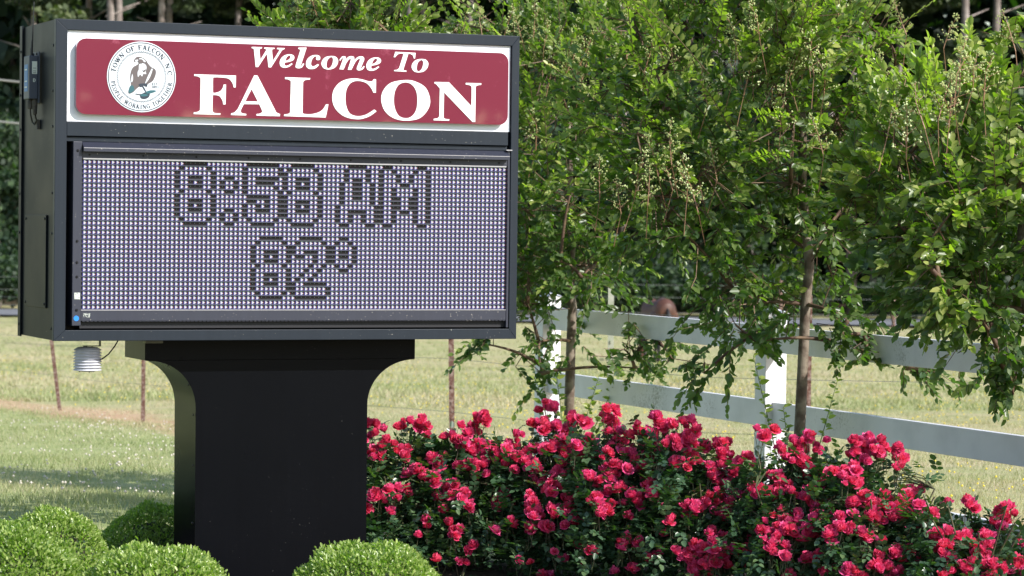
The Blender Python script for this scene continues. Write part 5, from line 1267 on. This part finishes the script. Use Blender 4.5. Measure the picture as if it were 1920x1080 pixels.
def heads(name, mat, n, fn, size, h0, h1, label, cat):
    n2 = n*6
    Y = rg.uniform(17, 66, n2); X = (rg.random(n2)*2-1)*(0.185*Y+.5)
    w = fn(X, Y); keep = rg.random(n2) < w
    X, Y = X[keep][:n], Y[keep][:n]; n = len(X)
    Z = gzv(X, Y)+rg.uniform(h0, h1, n)
    k = size*rg.uniform(.6, 1.3, n)[:, None]
    P = np.stack([X, Y, Z], 1)
    dirs = [np.array(v, float) for v in ((1, 0, 0), (0, 1, 0), (-1, 0, 0), (0, -1, 0), (0, 0, 1), (0, 0, -1))]
    C = [P+k*d for d in dirs]
    tris = [(0, 1, 4), (1, 2, 4), (2, 3, 4), (3, 0, 4), (1, 0, 5), (2, 1, 5), (3, 2, 5), (0, 3, 5)]
    V = np.stack([np.stack([C[i] for i in t], 1) for t in tris], 1).reshape(-1, 3)
    o = link(name, tri_mesh(name, MT[mat], V, np.zeros(n*8))); tag(o, label, cat, kind='stuff')
cl_n = lambda X, Y: np.clip(0.5+0.9*np.sin(X*1.1+2*np.sin(Y*.35))*np.sin(Y*.55+1.3*np.sin(X*.7)), 0.02, 1)
heads('yellow_wildflowers', 'yellow', 2600, lambda X, Y: cl_n(X, Y)*(side_d(X, Y) > .7)*np.clip(30/Y, .1, 1), 0.008, .04, .16, 'tiny yellow wildflowers scattered in the pasture', 'wildflowers')
heads('clover_heads', 'clover', 1700, lambda X, Y: cl_n(X+3, Y*1.3)*(side_d(X, Y) < -.3)*(Y < 33), 0.009, .03, .08, 'pale seed heads and clover dotting the lawn', 'clover')

# ------------------------------------------------------------------ woodland beyond the road
def crown_mesh(name, mat, seed, n, shape, size, flat=1.0):
    """leaf clusters gathered on many sub-clumps inside the crown"""
    r = np.random.default_rng(seed)
    m = 46
    cl = shape(r, m)
    i = r.integers(m, size=n)
    v = r.normal(size=(n, 3)); v = unit(v)*(r.random(n)**.45)[:, None]
    R = (0.55+0.5*r.random(m))[i][:, None]
    P = cl[i]+v*R*np.array([1.15, 1.15, .7*flat])
    a = unit(r.normal(size=(n, 3))+v*0.6+np.array([0, 0, .5])); t = unit(np.cross(a, r.normal(size=(n, 3)))); b = np.cross(a, t)
    s = size*r.uniform(.5, 1.3, n)[:, None]
    V = np.stack([P-t*s, P-b*s*.7, P+t*s*.9, P+b*s*.7], 1).reshape(-1, 3)
    tint = np.clip((r.random(m))[i]*.55+r.random(n)*.45, 0, 1)
    return quad_mesh(name, mat, V, tint)
def sh_round(r, m):
    v = unit(r.normal(size=(m, 3)))*(r.random(m)**.4)[:, None]; return v*np.array([2.3, 2.3, 3.0])+np.array([0, 0, 4.4])
def sh_low(r, m):
    v = unit(r.normal(size=(m, 3)))*(r.random(m)**.4)[:, None]; return v*np.array([1.5, 1.5, 1.1])+np.array([0, 0, 1.4])
def sh_pine(r, m):
    z = np.where(r.random(m) < .12, r.uniform(9.5, 13, m), r.uniform(13, 20, m)); a = r.uniform(0, 6.28, m); q = r.random(m)**.6*np.clip(2.9-(z-12)*.25, .8, 2.6)
    return np.stack([q*np.cos(a), q*np.sin(a), z], 1)
CR_R = [crown_mesh('crown', MT['forest_leaf'], i, 5200, sh_round, .17) for i in range(3)]
CR_P = [crown_mesh('crown', MT['pine_leaf'], 10+i, 6000, sh_pine, .15, .6) for i in range(3)]
CR_L = [crown_mesh('foliage', MT['forest_leaf'], 20+i, 2600, sh_low, .10) for i in range(3)]
gf = gz(0, 120)
rd = random.Random(4)
ORD = ['first', 'second', 'third', 'fourth', 'fifth', 'sixth', 'seventh', 'eighth', 'ninth', 'tenth', 'eleventh', 'twelfth', 'thirteenth', 'fourteenth', 'fifteenth', 'sixteenth', 'seventeenth', 'eighteenth', 'nineteenth', 'twentieth', 'twenty-first', 'twenty-second', 'twenty-third', 'twenty-fourth', 'twenty-fifth', 'twenty-sixth']
def where(px, allpx):
    zone = 0 if px < 105 else (1 if px < 975 else 2)
    grp = sorted(p for p in allpx if (0 if p < 105 else (1 if p < 975 else 2)) == zone)
    return ORD[grp.index(px)], ('left of the sign', 'above the sign', 'right of the sign')[zone]
def pine_trunk(seed):
    mb = MB(); r = random.Random(seed)
    mb.tube([(0, 0, -.3), (r.uniform(-.1, .1), 0, 5), (r.uniform(-.2, .2), 0, 11), (r.uniform(-.2, .2), 0, 20)], [.19, .165, .14, .05], 9)
    for k in range(9):
        z = 11+k*.9; a = r.uniform(0, 6.28); mb.tube([(0, 0, z), (1.6*math.cos(a), 1.6*math.sin(a), z+.5)], [.05, .02], 5)
    return mb.mesh('trunk', MT['bark_pine'], True)
PT = [pine_trunk(i) for i in range(3)]
def dec_trunk(seed):
    mb = MB(); r = random.Random(seed)
    mb.tube([(0, 0, -.3), (r.uniform(-.2, .2), 0, 2.5), (0, 0, 6)], [.15, .12, .05], 8)
    for k in range(6):
        z = 2+k*.6; a = r.uniform(0, 6.28); mb.tube([(0, 0, z), (1.4*math.cos(a), 1.4*math.sin(a), z+1)], [.05, .02], 5)
    return mb.mesh('trunk', MT['bark_pine'], True)
DT = [dec_trunk(i) for i in range(2)]
pines = [(60, 118), (168, 113), (197, 109), (217, 121), (302, 111), (322, 112), (20, 130), (640, 126), (765, 109), (790, 117), (880, 124), (1170, 112), (1290, 119), (1345, 113), (1395, 126), (1560, 118), (1600, 110), (1690, 122), (1802, 112), (1860, 120), (450, 124), (-120, 116), (2050, 115)]
for i, (px, Y) in enumerate(pines):
    X = at(px, 300, Y).x
    t = empty('pine_tree', (X, Y, gf), rd.uniform(0, 6))
    nth, zn = where(px, [q[0] for q in pines])
    tag(t, 'tall grey trunked pine across the far road, %s from the left %s' % (nth, zn), 'tree', 'pines at the wood edge')
    s_ = rd.uniform(.9, 1.15); t.scale = (s_, s_, s_)
    link('trunk', PT[i % 3], t); c = link('crown', CR_P[i % 3], t); c['kind'] = 'stuff'
decid = [(125, 119, 1.2), (400, 122, 1.3), (545, 120, 1.2), (835, 121, 1.2), (930, 113, 1.1), (1010, 109, 1.0), (1100, 116, 1.2), (1220, 108, 1.0), (1320, 116, 1.2), (1420, 110, .9), (1500, 116, 1.1), (1640, 113, 1.0), (1740, 109, 1.15), (1830, 116, 1.2), (1920, 110, 1.0), (0, 108, .8), (-80, 112, 1.1), (2010, 112, 1.1)]
for i, (px, Y, k) in enumerate(decid):
    X = at(px, 300, Y).x
    t = empty('broadleaf_tree', (X, Y, gf), rd.uniform(0, 6))
    nth, zn = where(px, [q[0] for q in decid])
    tag(t, 'dark leafy tree at the wood edge, %s from the left %s' % (nth, zn), 'tree', 'broadleaf trees at the wood edge')
    t.scale = (k, k, k*rd.uniform(.95, 1.25))
    link('trunk', DT[i % 2], t); c = link('crown', CR_R[i % 3], t); c['kind'] = 'stuff'
for i in range(26):
    X = -22+i*1.75+rd.uniform(-.5, .5); Y = 105.5+rd.uniform(-.4, 1.6)
    t = empty('wild_bush', (X, Y, gf), rd.uniform(0, 6))
    tag(t, 'low green bush beyond the far road, %s from the left' % ORD[i], 'bush', 'bushes along the far side of the road')
    k = rd.uniform(.45, .85); t.scale = (k*1.3, k*1.3, k*1.15)
    c = link('foliage', CR_L[i % 3], t); c['kind'] = 'stuff'
# trees behind the camera, mirrored in the red panel
for i, (az, dist, k, kind) in enumerate([(55.5, 44, .30, 0), (53.0, 41, .37, 1), (50.8, 47, .46, 0), (47.6, 45, 1.15, 2), (44.0, 43, 1.25, 0), (40.0, 46, 1.3, 1), (36.0, 42, 1.1, 2)]):
    a = math.radians(az); X = math.sin(a)*dist-1.0; Y = 12.4-math.cos(a)*dist
    t = empty('broadleaf_tree', (X, Y, -0.1), i*1.3)
    tag(t, 'leafy tree behind the camera, %s from the left as mirrored in the red panel' % ORD[i], 'tree', 'trees across the near road')
    t.scale = (k, k, k)
    link('trunk', DT[i % 2], t); c = link('crown', CR_R[kind], t); c['kind'] = 'stuff'
# deeper wood reading as one mass
r = np.random.default_rng(31)
n = 76000
P = np.stack([r.uniform(-42, 42, n), r.uniform(124, 142, n), gf+r.random(n)**.9*22], 1)
cl = np.sin(P[:, 0]*.9+P[:, 2]*.5)*np.sin(P[:, 2]*.8+P[:, 1]*.6)+.5*np.sin(P[:, 0]*2.3+P[:, 2]*1.9)
P = P[cl > -.95]; n = len(P)
a = unit(r.normal(size=(n, 3))+np.array([0, -.4, .5])); t_2 = unit(np.cross(a, r.normal(size=(n, 3)))); b_ = np.cross(a, t_2); s = .50*r.uniform(.5, 1.3, n)[:, None]
V = np.stack([P-t_2*s, P-b_*s*.7, P+t_2*s, P+b_*s*.7], 1).reshape(-1, 3)
o = link('deep_wood', quad_mesh('deep_wood', MT['forest_leaf'], V, np.clip(r.random(n)*.5+.1, 0, 1))); tag(o, 'dense dark wood behind the first line of trees', 'wood', kind='stuff')

# ------------------------------------------------------------------ grazing horse
hY = 70.0
hp = at(1230, 681, hY)
horse = empty('horse', (hp.x, hY, gz(0, hY)), math.radians(104)); horse.scale = (1.06, 1.06, 1.08)
tag(horse, 'brown horse with black legs grazing in the pasture, rump towards us behind the top rail', 'horse')
def horse_body():
    # x forward, z up; metres. ellipse rings along the barrel, then a lowered neck and head
    rings = [(-.86, 1.16, .04, .05), (-.83, 1.17, .17, .20), (-.70, 1.17, .26, .31), (-.50, 1.16, .29, .33), (-.25, 1.10, .29, .32), (0.0, 1.06, .29, .33), (.25, 1.07, .28, .33), (.45, 1.12, .25, .34), (.62, 1.12, .20, .30),
             (.78, 1.02, .15, .25), (.93, .82, .11, .20), (1.05, .62, .09, .16), (1.14, .44, .085, .13), (1.18, .30, .08, .11), (1.17, .17, .055, .075), (1.15, .08, .05, .05), (1.145, .05, .02, .02)]
    mb = MB(); n = 16; b = 0
    for i, (x, z, ry, rz) in enumerate(rings):
        p0 = rings[max(0, i-1)]; p1 = rings[min(len(rings)-1, i+1)]
        d = Vector((p1[0]-p0[0], 0, p1[1]-p0[1])).normalized(); up = Vector((-d.z, 0, d.x))
        for k in range(n):
            a = 2*math.pi*k/n
            q = Vector((x, 0, z)) + up*rz*math.cos(a) + Vector((0, 1, 0))*ry*math.sin(a)
            mb.v.append(tuple(q))
    for i in range(len(rings)-1):
        for k in range(n): mb.f.append((i*n+k, i*n+(k+1) % n, (i+1)*n+(k+1) % n, (i+1)*n+k))
    mb.f.append(tuple(range(n))); mb.f.append(tuple((len(rings)-1)*n+k for k in reversed(range(n))))
    # thighs and forearms flow out of the trunk
    for sy in (-1, 1):
        mb.tube([(-.58, .13*sy, 1.12), (-.56, .16*sy, .92), (-.50, .16*sy, .76), (-.60, .155*sy, .62), (-.64, .15*sy, .56)], [.20, .19, .135, .085, .07], 12)
        mb.tube([(.42, .12*sy, 1.02), (.44, .145*sy, .84), (.46, .145*sy, .66), (.46, .145*sy, .52)], [.15, .12, .085, .06], 12)
    return mb
o = horse_body().build('body', MT['hair'], horse, smooth=True)
rm = o.modifiers.new('remesh', 'REMESH'); rm.mode = 'VOXEL'; rm.voxel_size = 0.028; rm.use_smooth_shade = True
smd = o.modifiers.new('smooth', 'SMOOTH'); smd.iterations = 5
for sy, off_ in ((-1, 0.05), (1, -0.10)):
    mb = MB(); mb.tube([(-.63, .15*sy, .60), (-.66, .15*sy, .53), (-.62+off_, .15*sy, .30), (-.60+off_, .15*sy, .14), (-.57+off_, .15*sy, .07), (-.55+off_, .15*sy, .0)], [.062, .058, .038, .045, .045, .062], 10); mb.build('leg', MT['mane'], horse, smooth=True)
for sy, off_ in ((-1, 0.12), (1, -0.06)):
    mb = MB(); mb.tube([(.46, .145*sy, .56), (.46+off_*.3, .145*sy, .48), (.45+off_*.7, .145*sy, .28), (.45+off_, .145*sy, .13), (.47+off_, .145*sy, .07), (.49+off_, .145*sy, .0)], [.058, .056, .036, .042, .042, .06], 10); mb.build('leg', MT['mane'], horse, smooth=True)
mb = MB(); mb.tube([(-.84, 0, 1.24), (-.95, 0, 1.10), (-.96, 0, .85), (-.93, .02, .60), (-.90, .02, .42)], [.035, .05, .065, .05, .012], 8); mb.build('tail', MT['mane'], horse, smooth=True)
mb = MB(); mb.tube([(.50, 0, 1.44), (.72, 0.03, 1.28), (.92, .05, 1.03), (1.08, .05, .78), (1.19, .03, .60)], [.03, .05, .05, .05, .03], 8); mb.build('mane', MT['mane'], horse, smooth=True)
for sy in (-1, 1):
    mb = MB(); mb.tube([(1.20, .05*sy, .55), (1.27, .075*sy, .60), (1.31, .08*sy, .67)], [.03, .028, .004], 6); mb.build('ear', MT['hair'], horse, smooth=True)
    mb = MB(); mb.lathe([(0.003, -.018), (.018, 0), (0.003, .018)], (1.20, .075*sy, .36), 8); mb.build('eye', MT['mane'], horse)
